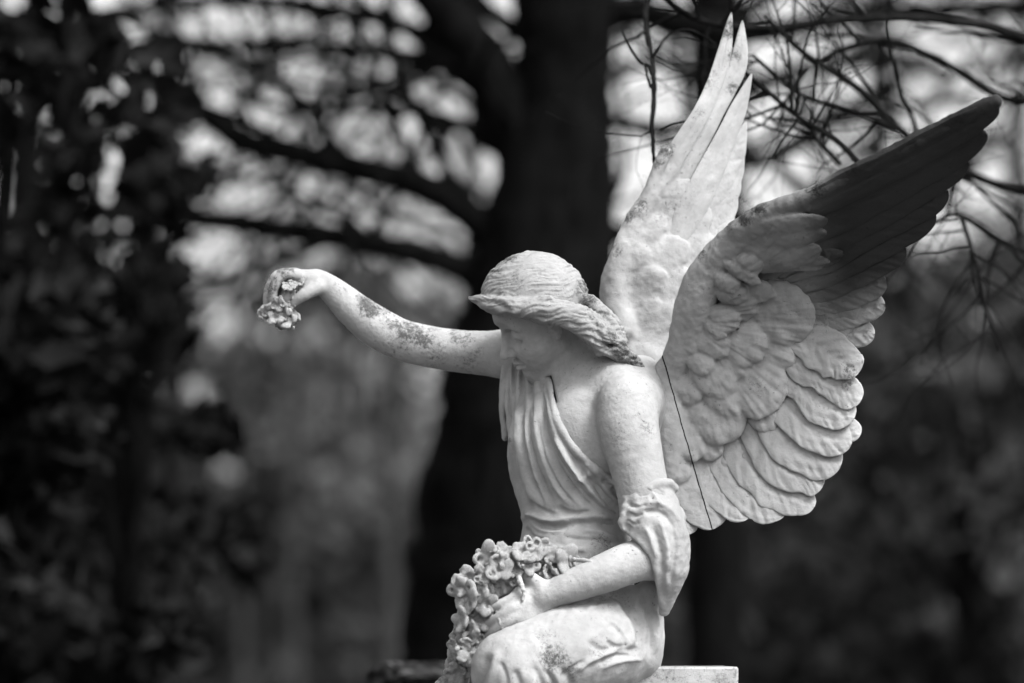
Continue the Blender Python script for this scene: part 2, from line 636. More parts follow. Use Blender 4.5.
# ------------------------------------------------------------------ hair
hair = []
hadd = lambda f, k=5.0: hair.append(('+', k, f))
hadd(ell(P(534, 305, 20), (55.5, 53.5, 52)), 0)
hairline = [(440, 330), (474, 303), (487, 311), (500, 315.5), (520, 317.5), (540, 322), (552, 327), (563, 326), (575, 331), (590, 344), (610, 362), (640, 380), (640, 480), (440, 480)]
hair.append(('-', 3, prism(hairline)))
hair.append(('-', 2, prism([(440, 303), (479, 306), (486, 314), (470, 330), (440, 330)])))
hadd(chain([(468.5, 297, 6, 2.5), (476, 299.5, 24, 5), (486, 302, 48, 6.5), (504, 305.5, 65, 8), (528, 308, 73, 9), (552, 312, 75, 10.5), (576, 319, 68, 12.5), (598, 333, 54, 14), (614, 346, 44, 11.5), (628, 357, 38, 8.5), (643, 369, 33, 3)]), 3)
hadd(chain([(476, 297, 16, 3), (492, 302, 50, 4.5), (512, 303, 66, 5.5), (536, 303, 74, 6.5), (546, 299, 76, 5), (551, 300, 77, 2.5)]), 2)
hadd(chain([(553, 303, 75, 4), (572, 309, 70, 7), (592, 319, 60, 8), (608, 333, 50, 6.5), (616, 345, 46, 4)]), 2)
hadd(chain([(566, 290, 46, 4), (590, 304, 46, 8), (604, 319, 44, 8.5), (615, 332, 40, 7), (622, 344, 36, 4)]), 2)
hadd(chain([(520, 311, 70, 4), (545, 316, 76, 5.5), (566, 322, 74, 6.5), (586, 333, 66, 7), (602, 348, 54, 6), (612, 352, 50, 4)]), 2)
hadd(chain([(588, 300, 40, 6), (602, 312, 32, 8), (614, 327, 26, 8), (622, 341, 24, 6)]), 3)
hadd(chain([(606, 338, 44, 8), (618, 352, 40, 8), (630, 363, 36, 5.5), (641, 371, 33, 3)]), 2)
hadd(chain([(612, 346, 30, 7), (628, 354, 26, 6), (638, 364, 26, 4), (642, 371, 28, 2.5)]), 2)
for q in ((605, 345, 55, 5), (598, 352, 52, 4.5), (616, 343, 50, 4)):
    hadd(sph(P(*q[:3]), q[3]), 2)
for q in ((610, 346, 57, 2.2), (622, 356, 50, 2.0), (627, 360, 46, 1.6)):
    hair.append(('-', 1.5, sph(P(*q[:3]), q[3])))
Vh, Fh = carve(hair, (-62, -50, -50), (148, 105, 100), 1.0)
Vh = relax(Vh, Fh, 1, .4)
Nh = normals(Vh, Fh)
hx, hy = PX(Vh)
# wavy strands: on the cap they sweep from the crown forward, on the rolled border they follow the roll
roll = np.array([(468, 297), (486, 306), (504, 311), (528, 313), (552, 317), (576, 322), (598, 333), (614, 346), (643, 369)])
rd, rt, rs = poly_dist(hx, hy, crom(roll, 4))
onroll = 1 - sstep(9, 15, rd)
ca, sa = math.cos(math.radians(14)), math.sin(math.radians(14))
sx = (hx - 534) * ca - (hy - 305) * sa
st = (hx - 534) * sa + (hy - 305) * ca
st = st + 2.6 * np.sin(sx / 7.0 + 1.7 * vnoise(np.stack([sx / 30, st / 9, 0 * sx], 1))) + (Vh[:, 2] - 40) * .15
n1 = vnoise(np.stack([st / 3.4, sx / 22, Vh[:, 2] / 40], 1)) + .6 * vnoise(np.stack([st / 1.9, sx / 14, Vh[:, 2] / 40 + 9], 1))
tw = rd * rs + rt * 55 + 1.5 * np.sin(rt * 40)
n2 = vnoise(np.stack([tw / 3.3, rt * 9, Vh[:, 2] / 60], 1)) + .6 * vnoise(np.stack([tw / 1.7, rt * 12, Vh[:, 2] / 60 + 4], 1))
n3 = vnoise(np.stack([st / 1.25, sx / 9, Vh[:, 2] / 30 + 2], 1))
n4 = vnoise(np.stack([tw / 6.5 + 2 * np.sin(rt * 14), rt * 7, Vh[:, 2] / 60 + 8], 1))
patch = .55 + .45 * vnoise(Vh / 13 + 5)
disp = (1 - onroll) * (n1 * 1.35 * patch + n3 * .6) + onroll * (n2 * 1.7 * (patch + .3) + n4 * 2.2 + n3 * .4) + vnoise(Vh / 11) * .6 + vnoise(Vh / 2.2) * .25
Vh = Vh + Nh * disp[:, None]
hair_lichen = lichen(Vh, [(508, 256, 16, .8), (495, 268, 14, .6), (582, 287, 16, .9), (590, 300, 14, .8), (549, 299, 5, .5), (610, 340, 14, .9), (622, 352, 16, 1), (632, 362, 14, 1), (640, 368, 10, .9), (600, 318, 20, .6), (560, 255, 25, .3)])
part('hair', Vh, Fh, HAIRSTONE, attrs={'lichen': np.maximum(hair_lichen, .18)})


def frontmap(V):
    """nearest-surface depth of a carved piece over the picture plane"""
    x, y = PX(V)
    m = np.full((1000, 1030), -1e9)
    np.maximum.at(m, (np.clip(y.round().astype(int), 0, 999), np.clip(x.round().astype(int), 0, 1029)), V[:, 2])
    q = m.copy()
    for a in (-1, 0, 1):
        for b in (-1, 0, 1):
            q = np.maximum(q, np.roll(np.roll(m, a, 0), b, 1))
    return lambda px, py: float(q[int(round(py)), int(round(px))])


bodyfront = frontmap(Vb)
# ------------------------------------------------------------------ dress
dress = []
dadd = lambda f, k=8.0: dress.append(('+', k, f))
dadd(ell(P(572, 455, 4), (75, 84, 52), TR), 0)
dadd(ell(P(541, 436, 12), (31, 37, 30)), 14)                   # far breast
dadd(ell(P(583, 458, 42), (30, 32, 26)), 14)                   # near breast
dadd(ell(P(575, 505, 8), (56, 50, 46), TR), 16)
dadd(ell(P(574, 560, 14), (63, 58, 52), TR), 16)               # belly
dadd(ell(P(590, 625, 12), (60, 55, 58), TR), 18)
# lap: near thigh and knee, far thigh and knee, shins
dadd(chain([(610, 648, 50, 46), (585, 646, 85, 49), (552, 655, 112, 45), (516, 672, 128, 41)]), 12)
dadd(chain([(516, 672, 128, 41), (508, 740, 118, 38), (512, 830, 95, 36), (520, 905, 80, 38)]), 10)
dadd(chain([(590, 635, 0, 46), (530, 650, 30, 42), (486, 672, 48, 36)]), 12)
dadd(chain([(484, 674, 48, 36), (478, 750, 45, 36), (484, 830, 40, 36), (490, 905, 40, 38)]), 10)
dadd(cap(P(500, 760, 85), P(505, 900, 60), 34, 40), 14)
# cloth caught at the hip
dadd(chain([(650, 590, 58, 12), (653, 625, 56, 11), (648, 664, 50, 11)]), 14)
dadd(chain([(630, 596, 58, 8), (641, 612, 68, 8), (647, 634, 68, 9), (645, 658, 60, 9)]), 14)
dadd(chain([(512, 636, 122, 4), (502, 644, 122, 5), (487, 656, 112, 5), (473, 668, 98, 5), (464, 690, 88, 6)]), 5)
dadd(chain([(514, 646, 134, 3), (500, 657, 130, 4.5), (489, 674, 124, 4.5), (484, 700, 116, 6)]), 4)
dadd(ell(P(626, 652, 50), (28, 18, 40)), 8)
dadd(cap(P(640, 600, 40), P(646, 668, 30), 14, 12), 8)
# bare breastbone, shoulder and back: the robe has slipped from the near shoulder
neckline = [(547, 340), (549.5, 378), (553, 398), (558.5, 420), (570, 441), (588, 460.5), (604, 473), (622, 485), (640, 494), (760, 500), (760, 300), (547, 300)]
dress.append(('-', 2, prism(neckline)))
dress.append(('-', 3, prism([(300, 300), (300, 372), (499, 358), (520, 351), (547, 360), (556, 340), (556, 290)])))
# drape over the far shoulder, hanging pleats
for pl in ([(507, 359, -38, 5), (505.5, 385, -37, 6.5), (505.5, 415, -37, 6), (505.5, 438, -35, 3.5)],
           [(513, 357, -34, 4.5), (511, 385, -29, 6), (510.5, 410, -25, 6), (513, 432, -18, 5)],
           [(520, 357, -32, 4.5), (519, 385, -25, 5.5), (517, 410, -13, 6), (518, 432, -2, 5)],
           [(528, 360, -30, 4.5), (527.5, 385, -20, 5.5), (526, 410, -4, 6), (529, 440, 10, 5)],
           [(537, 366, -26, 4.5), (536.5, 385, -13, 5.5), (537, 410, 5, 6), (541, 440, 21, 5)],
           [(543.5, 370, -20, 4), (545, 385, -6, 5), (547.5, 410, 14, 5.5), (555, 436, 30, 5)]):
    dadd(chain(pl), 3)
dadd(chain([(501, 357, -66, 6), (512, 354, -60, 8), (528, 357, -52, 6)]), 4)
nl_ = [(546, 367, -16, 4.5)]
for x, y in ((549.5, 383), (553, 400), (558.5, 420), (570, 441), (588, 460.5), (604, 473), (622, 485), (636, 493)):
    nl_.append((x - 3, y + 3, (max(bodyfront(x - 1, y + 1), -20) if x < 600 else 50 + (x - 600) * .9) - 1.0, 5.2 if x < 600 else 4.2))
dadd(chain(nl_), 5)
for off in (9, 18, 28):
    q_ = [(548 - off * .75, 368, -22, 4.5)] + [(x - off * .9, y + off * .35, max(bodyfront(x - off * .9, y + off * .35), -40) - 2.5, 6.0) for x, y in ((548, 385), (551, 405), (557, 428), (570, 450))]
    dadd(chain(q_), 4)
Vd, Fd = carve(dress, (-95, -575, -95), (165, 25, 185), 1.35)
Vd = relax(Vd, Fd, 2, .5)
Nd = normals(Vd, Fd)
SPEC = [
    (-2.8, 1.6, [(508.8, 356), (508, 380), (508, 405), (507, 430)], 1),
    (-2.6, 1.6, [(516, 352), (515, 375), (513.5, 398), (514, 425)], 1),
    (-2.4, 1.7, [(524, 352), (523, 375), (522, 398), (522, 430)], 1),
    (-2.2, 1.7, [(532.5, 356), (532, 378), (532, 396), (534, 420)], 1),
    (-2.2, 1.5, [(540.5, 364), (541, 385), (542.5, 400), (547, 425)], 1),
    (1.4, 1.6, [(512, 358), (511, 390), (510.5, 425)]), (1.4, 1.6, [(520, 358), (519, 390), (517, 425)]), (1.4, 1.6, [(528, 362), (527.5, 390), (526.5, 425)]),
    (-2.2, 1.5, [(513, 400), (512, 425), (516, 455), (523, 485), (533, 508)], 1),
    (-2.0, 1.4, [(521, 400), (522, 430), (527, 460), (536, 488), (546, 508)], 1),
    (1.8, 1.8, [(524, 405), (526, 435), (532, 465), (541, 490)]),
    (-2.0, 1.4, [(537, 415), (541, 440), (549, 466), (561, 489), (578, 508)], 1),
    (-1.8, 1.4, [(549, 430), (556, 452), (569, 474), (588, 496), (610, 514)], 1),
    (1.8, 1.8, [(556, 436), (566, 458), (582, 480), (604, 502)]),
    (-1.8, 1.3, [(597, 470), (610, 484), (624, 495)], 1),
    (1.6, 1.6, [(585, 486), (600, 502), (618, 515)]),
    (-1.6, 1.5, [(530, 500), (540, 508), (556, 514), (570, 514)], 1),
    (1.8, 2.2, [(528, 519), (538, 528), (550, 531), (566, 530)]),
    (-1.5, 1.8, [(524, 527), (534, 537), (546, 540)], 1),
    (-1.6, 2.0, [(560, 536), (580, 539), (602, 540), (620, 545)], 1),
    (1.4, 2.5, [(546, 546), (566, 549), (590, 550)]),
    (-1.3, 2.0, [(600, 522), (610, 530), (622, 538), (628, 548)], 1),
    (-1.6, 1.8, [(570, 604), (590, 600), (612, 598), (630, 600)], 1),
    (1.5, 2.2, [(584, 610), (604, 606), (622, 610)]),
    (-1.7, 1.8, [(610, 622), (622, 634), (628, 648)], 1),
    (-1.5, 1.6, [(646, 602), (651, 622), (652, 645), (649, 664)], 1),
    (1.6, 2.0, [(655, 606), (658, 630), (655, 655)]),
    (-1.8, 1.8, [(582, 668), (600, 660), (616, 656), (634, 656)], 1),
    (-1.6, 1.6, [(560, 678), (572, 668), (586, 660)], 1),
    (1.8, 1.8, [(600, 670), (614, 663), (630, 660), (644, 660)]),
    (-1.6, 1.6, [(606, 640), (616, 646), (630, 645)], 1),
    (-1.5, 1.8, [(500, 660), (506, 674), (508, 690)], 1),
    (-1.6, 1.6, [(545, 668), (554, 682), (558, 700)], 1),
    # long folds falling from the far shoulder to the girdle
    (2.6, 4.0, [(517, 395), (515, 430), (520, 462), (530, 492), (541, 512)]),
    (-2.6, 2.4, [(527, 395), (528, 425), (534, 458), (545, 488), (556, 506)], 1),
    (2.8, 3.6, [(534, 390), (536, 425), (545, 460), (558, 490), (575, 508)]),
    (-2.8, 2.2, [(541, 392), (545, 425), (553, 455), (568, 482), (590, 505), (606, 515)], 1),
    (2.2, 3.2, [(546, 395), (552, 425), (562, 452), (580, 478), (603, 502), (622, 516)]),
    (-2.0, 2.0, [(510, 440), (515, 470), (524, 498), (536, 514)], 1),
    (-2.2, 2.0, [(566, 448), (580, 468), (598, 490), (620, 510)], 1),
    # hem along the neckline: a rolled double edge
    (1.7, 2.2, [(549.5, 380), (553, 400), (559, 422), (571, 443), (589, 462), (605, 475), (623, 487), (640, 496)], 1, 0),
    (-1.5, 1.5, [(545, 384), (549, 405), (555, 427), (567, 448), (585, 467), (601, 480), (619, 491), (636, 499)], 1, 0),
    # bunch under the near breast and straight pulls to the sleeve
    (2.8, 3.5, [(584, 462), (588, 472), (584, 478), (574, 480)]),
    (-2.6, 2.4, [(591, 474), (598, 486), (607, 500), (619, 512)], 1),
    (2.6, 3.0, [(590, 466), (604, 484), (616, 498), (628, 506)]),
    (-2.4, 2.0, [(601, 478), (613, 490), (626, 500)], 1),
    # girdle: cloth blousing over the waist
    (3.4, 3.6, [(523, 508), (535, 517), (550, 521), (566, 520), (572, 518)]),
    (-3.2, 2.6, [(526, 515), (540, 524), (556, 527), (572, 524), (590, 520)], 1),
    (2.8, 3.0, [(548, 512), (564, 516), (580, 517), (598, 516), (618, 520)]),
    (-2.4, 2.4, [(556, 506), (566, 512), (576, 514), (592, 511)], 1),
    (-2.2, 2.6, [(575, 524), (596, 524), (614, 528), (628, 534)], 1),
    (2.0, 3.0, [(582, 530), (600, 532), (618, 540)]),
    (1.6, 3.0, [(519, 520), (526, 517), (531, 513)]),
    (-1.6, 3.0, [(530, 526), (522, 536), (516, 548)]),
    # lap: shallow pulls over the thigh, deep folds at the seat and below the knee
    (-2.4, 3.0, [(618, 600), (630, 615), (638, 632), (640, 650)], 1),
    (2.6, 3.6, [(606, 598), (622, 612), (632, 630), (634, 650)]),
    (-2.2, 2.6, [(640, 592), (648, 608), (652, 630), (650, 655)], 1),
    (-2.8, 3.2, [(596, 664), (612, 655), (628, 650), (644, 650)], 1),
    (2.6, 3.2, [(572, 672), (590, 662), (606, 656), (622, 648)]),
    (-2.0, 3.0, [(588, 640), (600, 650), (618, 648)]),
    (-2.2, 3.0, [(556, 664), (566, 674), (574, 690), (578, 720)], 1),
    (2.0, 4.0, [(546, 664), (556, 677), (562, 695), (566, 725)]),
    (-2.4, 2.8, [(531, 662), (539, 676), (545, 694), (548, 720)], 1),
    (-1.8, 2.4, [(514, 668), (520, 682), (523, 700)], 1),
    (-5.0, 3.6, [(492, 652), (484, 668), (478, 690), (474, 720)], 1),
    (3.0, 4.0, [(502, 648), (494, 664), (487, 690), (482, 720)]),
    (-4.0, 3.5, [(470, 662), (465, 680), (462, 700)]),
]
for k in range(9):                                              # skirt below the knees
    x0 = 452 + k * 13
    SPEC.append(((-1) ** k * 4.5, 4.5, [(x0 + 4, 705), (x0, 760), (x0 + 3, 830), (x0 - 3, 925)], 1, 0))
Vd = folds(Vd, Nd, [(sp[0] * (1.35 if sp[1] < 2.6 else 1.1),) + tuple(sp[1:]) for sp in SPEC])
Vd = relax(Vd, Fd, 1, .2)
Nd = normals(Vd, Fd)
dx, dy = PX(Vd)
Vd = Vd + Nd * (vnoise(Vd / 14.0) * .8 + vnoise(Vd / 5.0 + 3) * .28 + vnoise(np.stack([(dx + dy * .45) / 5.5, dy / 40, Vd[:, 2] / 30], 1)) * .55)[:, None]
dress_lichen = lichen(Vd, [(556, 658, 28, .75), (572, 668, 18, .6), (545, 640, 18, .45), (508, 440, 6, .8), (610, 600, 26, .4), (600, 548, 20, .5), (575, 470, 12, .3), (600, 650, 22, .4), (516, 545, 12, .4)])
dress_o = part('robe', Vd, Fd, STONE, attrs={'lichen': dress_lichen})

# ------------------------------------------------------------------ sleeve, slipped down and gathered at the elbow
sl_ = []
sadd = lambda f, k=6.0: sl_.append(('+', k, f))
sadd(chain([(646, 500, 86, 27), (652, 520, 89, 31), (657, 545, 92, 31), (658, 563, 92, 28)]), 0)
sadd(chain([(660, 545, 90, 27), (664, 570, 88, 22), (665, 592, 84, 13), (664, 610, 80, 6)]), 8)
sadd(chain([(668, 520, 66, 18), (674, 548, 62, 13), (670, 578, 64, 9)]), 6)
# gathered band
for x, y, w, r in ((630, 501, 102, 6), (626, 508, 104, 5.5), (625, 515, 106, 5), (623, 522, 106, 5), (624, 529, 106, 4.5), (636, 499, 106, 6), (640, 506, 110, 6), (633, 512, 110, 5.5), (645, 498, 108, 5), (632, 521, 110, 5)):
    sadd(sph(P(x, y, w), r), 3)
sadd(chain([(628, 497, 98, 5), (642, 488, 105, 5), (656, 483, 104, 4.5), (668, 483, 94, 4.5), (674, 488, 84, 4.5)]), 4)
# hem swinging round the forearm
sadd(chain([(628, 533, 106, 2.8), (640, 543, 115, 3), (650, 556, 117, 3), (655, 572, 112, 3), (659, 590, 100, 3), (662, 606, 88, 2.8)]), 3)
sl_.append(('-', 2, prism([(560, 500), (618, 528), (628, 534.5), (640, 545), (649, 557), (653.5, 573), (657.5, 592), (659, 608), (657, 630), (560, 640)])))
Vs, Fs = carve(sl_, (96, -285, 20), (185, -132, 135), 1.2)
Vs = relax(Vs, Fs, 1, .5)
Ns = normals(Vs, Fs)
SS = [
    (2.6, 2.8, [(642, 504), (656, 503), (670, 510), (680, 524), (684, 542)]),
    (-2.6, 2.2, [(640, 512), (656, 511), (668, 518), (676, 532)], 1),
    (2.4, 2.8, [(658, 516), (664, 535), (668, 555), (666, 575)]),
    (-2.4, 2.4, [(650, 520), (657, 538), (662, 558), (663, 580), (663, 600)], 1),
    (-2.2, 2.2, [(672, 525), (676, 545), (674, 565), (670, 590)], 1),
    (2.0, 2.5, [(645, 525), (652, 542), (657, 560)]),
    (-1.8, 1.8, [(640, 494), (654, 491), (668, 494)], 1),
    (1.6, 2.0, [(648, 486), (655, 496), (660, 508)]),
    (-1.6, 1.7, [(628, 505), (638, 507), (648, 504)]),
    (-1.8, 1.5, [(627, 512), (636, 516), (644, 513)]),
    (-1.8, 1.5, [(626, 519), (633, 524), (640, 522)]),
]
Vs = folds(Vs, Ns, SS)
Ns = normals(Vs, Fs)
Vs = Vs + Ns * (vnoise(Vs / 9.0) * .7 + vnoise(Vs / 4.0 + 3) * .35)[:, None]
part('sleeve', Vs, Fs, STONE, attrs={'lichen': lichen(Vs, [(640, 505, 14, .3)])}, parent=angel)
# ------------------------------------------------------------------ wings
def PV(x, y, w):
    q = 1.0 - w / FPX
    return np.stack([(x - 512.0) * q, (341.5 - y) * q, w], 1)


def lobe(Z, pts, hw, ly, dm, rng, tiltup=.20, wide=1.1):
    """a rounded feather cut from the wing: root sunk into the stone, tip standing proud"""
    a, b = np.array(pts[0], float), np.array(pts[-1], float)
    m = (a + b) / 2
    A, Bp, M = P(*a, float(Z(*a))), P(*b, float(Z(*b))), P(*m, float(Z(*m)))
    t = Bp - A; L = np.linalg.norm(t); t /= L
    d = np.array([b[1] - a[1], a[0] - b[0]]) / np.hypot(*(b - a)) * 4
    s1 = P(m[0] + d[0], m[1] + d[1], float(Z(m[0] + d[0], m[1] + d[1]))) - P(m[0] - d[0], m[1] - d[1], float(Z(m[0] - d[0], m[1] - d[1])))
    n = np.cross(t, s1); n /= np.linalg.norm(n)
    if n[2] < 0: n = -n
    t2 = t * math.cos(tiltup) + n * math.sin(tiltup); n2 = n * math.cos(tiltup) - t * math.sin(tiltup)
    q = np.cross(n2, t2)
    w_ = max(hw) * wide
    R = np.stack([t2, q, n2])
    out = []
    # main lobe plus two or three ragged tips along its end
    out.append(ell(M + n * (ly - 4), (L * .60, w_, dm * 1.35), R))
    for k in range(3 if L < 70 else 0):
        f = (k - 1) * .62
        c = M + t2 * L * (.30 - .10 * abs(k - 1)) + q * w_ * f * .75 + n * (ly - 3.5 + rng.uniform(-1, 1.2))
        out.append(ell(c, (L * .30 * rng.uniform(.8, 1.2), w_ * .42, dm * 1.15), R))
    return out


def feather(name, Z, pts, hw, layer, dome=3.0, thick=5.0, tip=.35, root=.6, parent=None, mat=None, ns=56, nt_=13, seed=0, lift=0.0, pp=2.6, sink=4.0, tilt=0.0, barb=.45, splits=2, vein=.6, curl=0.0, point=2.0, lich=None, grime_shade=None, wob=1.0):
    """one carved feather: pts = centre line in the picture plane from root to tip, hw = half width along it, lying on depth surface Z"""
    c = crom(pts, 8)
    seg = np.linalg.norm(np.diff(c, axis=0), axis=1)
    s = np.concatenate([[0], np.cumsum(seg)]); L = s[-1]
    # extra rows near the tip for a round end
    u = np.linspace(0, 1, ns)
    u = 1 - (1 - u) ** 1.5
    cx = np.interp(u * L, s, c[:, 0]); cy = np.interp(u * L, s, c[:, 1])
    tx, ty = np.gradient(cx), np.gradient(cy)
    n_ = np.hypot(tx, ty) + 1e-9; tx /= n_; ty /= n_
    if np.isscalar(hw): hw = [hw, hw]
    W = np.interp(u, np.linspace(0, 1, len(hw)), hw)
    endd = np.clip((1 - u) / tip, 0, 1)
    W = W * np.maximum((1 - (1 - endd) ** point) ** (1 / point), .02) * (root + (1 - root) * sstep(0, .3, u))
    t = np.sin(np.linspace(-math.pi / 2, math.pi / 2, nt_ * 2 + 1))
    T, U = np.meshgrid(t, u)
    sd_ = (T > 0) * 3.0
    wv = (vnoise(np.stack([U.ravel() * 5 + seed * 7.3, sd_.ravel(), U.ravel() * 0], 1)) + .5 * vnoise(np.stack([U.ravel() * 13 + seed * 3.3, sd_.ravel(), U.ravel() * 0 + 5], 1))).reshape(U.shape)
    UL, TW = U * L, np.abs(T) * W[:, None]
    rg = np.random.default_rng(1000 + seed)
    cutv = np.zeros(U.shape)
    for _ in range(splits):
        u0, sgn, kk = rg.uniform(.35, .85), rg.choice([-1, 1]), rg.uniform(.7, 1.5)
        q_ = UL - u0 * L - TW * kk
        cutv += np.exp(-(q_ / 1.3) ** 2) * (np.sign(T) == sgn) * sstep(.15, .6, np.abs(T))
    bn = vnoise(np.stack([(UL - TW * 1.1).ravel() / 2.6 + seed * 5, TW.ravel() / 16, sd_.ravel()], 1)).reshape(U.shape) + .6 * vnoise(np.stack([(UL - TW * 1.1).ravel() / 5.5 + seed * 9, TW.ravel() / 20, sd_.ravel() + 9], 1)).reshape(U.shape)
    Wd_ = W[:, None] * (1 + .10 * wob * wv)
    Wd_ = Wd_ * (1 - .04 * cutv * (np.abs(T) > .9))
    X = cx[:, None] - ty[:, None] * T * Wd_
    Y = cy[:, None] + tx[:, None] * T * Wd_
    prof = np.sqrt(np.clip(1 - np.abs(T) ** pp, 0, 1)) * np.minimum(1, ((1 - U) / .10 + 1e-6)) ** .5
    base = Z(X.ravel(), Y.ravel()).reshape(X.shape) + layer + lift * U + curl * U ** 3 - sink * (1 - sstep(0, .55, U)) + tilt * T
    rel = vnoise(np.stack([T.ravel() * W.max() / 3.2 + U.ravel() * 6, U.ravel() * 4 + seed, np.full(T.size, seed * 3.1)], 1)).reshape(U.shape)
    top = base + dome * prof - vein * np.exp(-(T / .10) ** 2) * (U < .9) * prof + (rel * .5 * wob + barb * bn - 1.5 * cutv) * prof
    bot = base - thick * prof ** .7
    A = PV(X.ravel(), Y.ravel(), top.ravel())
    Bq = PV(X.ravel(), Y.ravel(), bot.ravel())
    m, k = U.shape
    i, j = np.meshgrid(np.arange(m - 1), np.arange(k - 1), indexing='ij')
    a = (i * k + j).ravel(); q = np.stack([a, a + 1, a + k + 1, a + k], 1)
    n0 = m * k
    Fq = [q, q[:, ::-1] + n0]
    # rims
    e0 = np.arange(k - 1); r0 = np.stack([e0, e0 + n0, e0 + 1 + n0, e0 + 1], 1)
    e1 = (m - 1) * k + np.arange(k - 1); r1 = np.stack([e1, e1 + 1, e1 + 1 + n0, e1 + n0], 1)
    l0 = np.arange(m - 1) * k; r2 = np.stack([l0, l0 + k, l0 + k + n0, l0 + n0], 1)
    l1 = l0 + k - 1; r3 = np.stack([l1, l1 + n0, l1 + k + n0, l1 + k], 1)
    Fq = np.vstack(Fq + [r0, r1, r2, r3])
    V = np.vstack([A, Bq])
    # orientation check
    nn = np.cross(V[q[:, 2]] - V[q[:, 0]], V[q[:, 3]] - V[q[:, 1]])
    if nn[:, 2].sum() < 0: Fq = Fq[:, ::-1]
    xx, yy = PX(V)
    at_ = {'lichen': lich(V) if lich else np.zeros(len(V)), 'grime_shade': grime_shade(xx, yy) if grime_shade else np.zeros(len(V))}
    return part(name, V, Fq, mat or WINGSTONE, parent, attrs=at_)


# ---- near wing (her left): rises to the right and leans over towards the visitor
ZN = rbf([(663, 362, 34), (690, 300, 70), (735, 228, 112), (800, 198, 148), (890, 148, 184), (1003, 100, 222),
          (960, 165, 150), (905, 245, 92), (884, 290, 72), (800, 260, 86), (780, 315, 50), (855, 372, 56), (850, 415, 58),
          (720, 330, 48), (700, 400, 28), (760, 400, 36), (690, 470, 26), (740, 460, 34), (820, 485, 66), (780, 515, 64), (712, 530, 50), (690, 532, 46), (660, 430, 24)])
outline_n = [(655, 372), (668, 348), (678, 320), (681, 294), (686, 277), (708, 251), (735, 224), (758, 207), (798, 195), (843, 170), (885, 149), (928, 127), (964, 111), (994, 99),
             (1000, 108), (975, 140), (945, 168), (915, 205), (890, 245), (872, 280), (862, 320), (845, 345), (842, 380), (838, 425), (815, 470), (790, 495), (755, 503), (712, 518), (690, 522), (664, 500), (655, 440)]
gN = poly2d(outline_n)


def sheet(g, Z, t, rnd=6, off=0.0):
    def f(Q):
        x, y = PX(Q)
        a = g(x, y) + rnd
        b = np.abs(Q[:, 2] - (Z(x, y) + off)) - t + rnd
        return (np.minimum(np.maximum(a, b), 0) + np.sqrt(np.maximum(a, 0) ** 2 + np.maximum(b, 0) ** 2) - rnd).astype(f32)
    return f


# rounded coverts, larger towards the trailing side, small and knobbly along the bone
COV = [
    ([(748, 330), (762, 340), (776, 350), (790, 360)], [12, 18, 20, 16], 9, 7),
    ([(712, 352), (724, 360), (734, 366), (744, 372)], [10, 14, 15, 12], 15, 6),
    ([(706, 384), (716, 394), (726, 402), (738, 410)], [10, 14, 15, 12], 12, 6),
    ([(740, 282), (752, 284), (760, 286), (770, 288)], [8, 12, 12, 10], 17, 5),
    ([(752, 262), (776, 258), (800, 256), (822, 254)], [8, 11, 12, 10], 10, 4),
    ([(684, 398), (694, 406), (702, 414), (712, 422)], [8, 12, 12, 10], 7, 5),
    ([(700, 430), (708, 440), (712, 448), (716, 458)], [8, 12, 13, 10], 4, 5),
    ([(750, 400), (760, 410), (768, 420), (774, 428)], [10, 14, 15, 12], 5, 5),
    ([(676, 330), (684, 334), (690, 338), (698, 344)], [6, 8, 8, 6], 16, 3),
    ([(752, 296), (770, 304), (790, 314), (806, 322)], [20, 30, 31, 26], 16, 8),
    ([(722, 262), (760, 250), (790, 242), (813, 239)], [12, 17, 19, 17], 15, 6),
    ([(735, 238), (765, 222), (795, 210), (820, 207)], [10, 14, 15, 13], 15, 5),
    ([(745, 244), (775, 230), (800, 220), (819, 219)], [8, 10, 11, 10], 19, 4),
    ([(722, 306), (734, 300), (744, 296), (752, 293)], [14, 18, 18, 14], 16, 6),
    ([(724, 330), (736, 334), (748, 342), (757, 352)], [16, 22, 24, 20], 17, 7),
    ([(734, 362), (748, 376), (760, 388), (776, 404)], [20, 28, 30, 24], 12, 7),
    ([(694, 364), (706, 370), (718, 378), (732, 386)], [13, 17, 18, 15], 16, 6),
    ([(700, 395), (712, 408), (722, 420), (735, 434)], [17, 24, 27, 22], 8, 6),
    ([(686, 418), (690, 430), (693, 442), (694, 458)], [10, 14, 15, 13], 6, 5),
    ([(676, 444), (677, 455), (678, 465), (679, 482)], [9, 13, 14, 12], 3, 5),
    ([(664, 400), (672, 408), (680, 416), (686, 424)], [10, 14, 15, 12], 4, 4),
    ([(672, 378), (682, 384), (692, 390), (700, 396)], [10, 14, 15, 12], 10, 4),
    ([(728, 264), (738, 259), (748, 256), (757, 254)], [8, 12, 13, 11], 19, 6),
    ([(724, 256), (736, 258), (746, 263), (755, 269)], [5, 6.5, 6.5, 5], 25, 4),
    ([(716, 284), (724, 284), (732, 286), (742, 288)], [8, 11, 12, 10], 20, 6),
    ([(710, 306), (718, 308), (726, 312), (734, 318)], [9, 12, 13, 11], 20, 6),
    ([(698, 328), (706, 332), (714, 338), (723, 346)], [9, 13, 14, 12], 20, 6),
    ([(690, 352), (697, 354), (704, 358), (712, 364)], [8, 11, 12, 10], 20, 5),
    ([(714, 270), (721, 271), (728, 274), (735, 278)], [7, 9, 9, 8], 22, 5),
    ([(704, 318), (710, 319), (716, 322), (722, 326)], [7, 9, 9, 8], 22, 5),
    ([(792, 274), (806, 262), (820, 254), (838, 249)], [9, 12, 12, 10], 5, 3),
    ([(798, 330), (812, 336), (826, 338), (842, 340)], [8, 10, 10, 8], 6, 3),
]
rgc = np.random.default_rng(3)
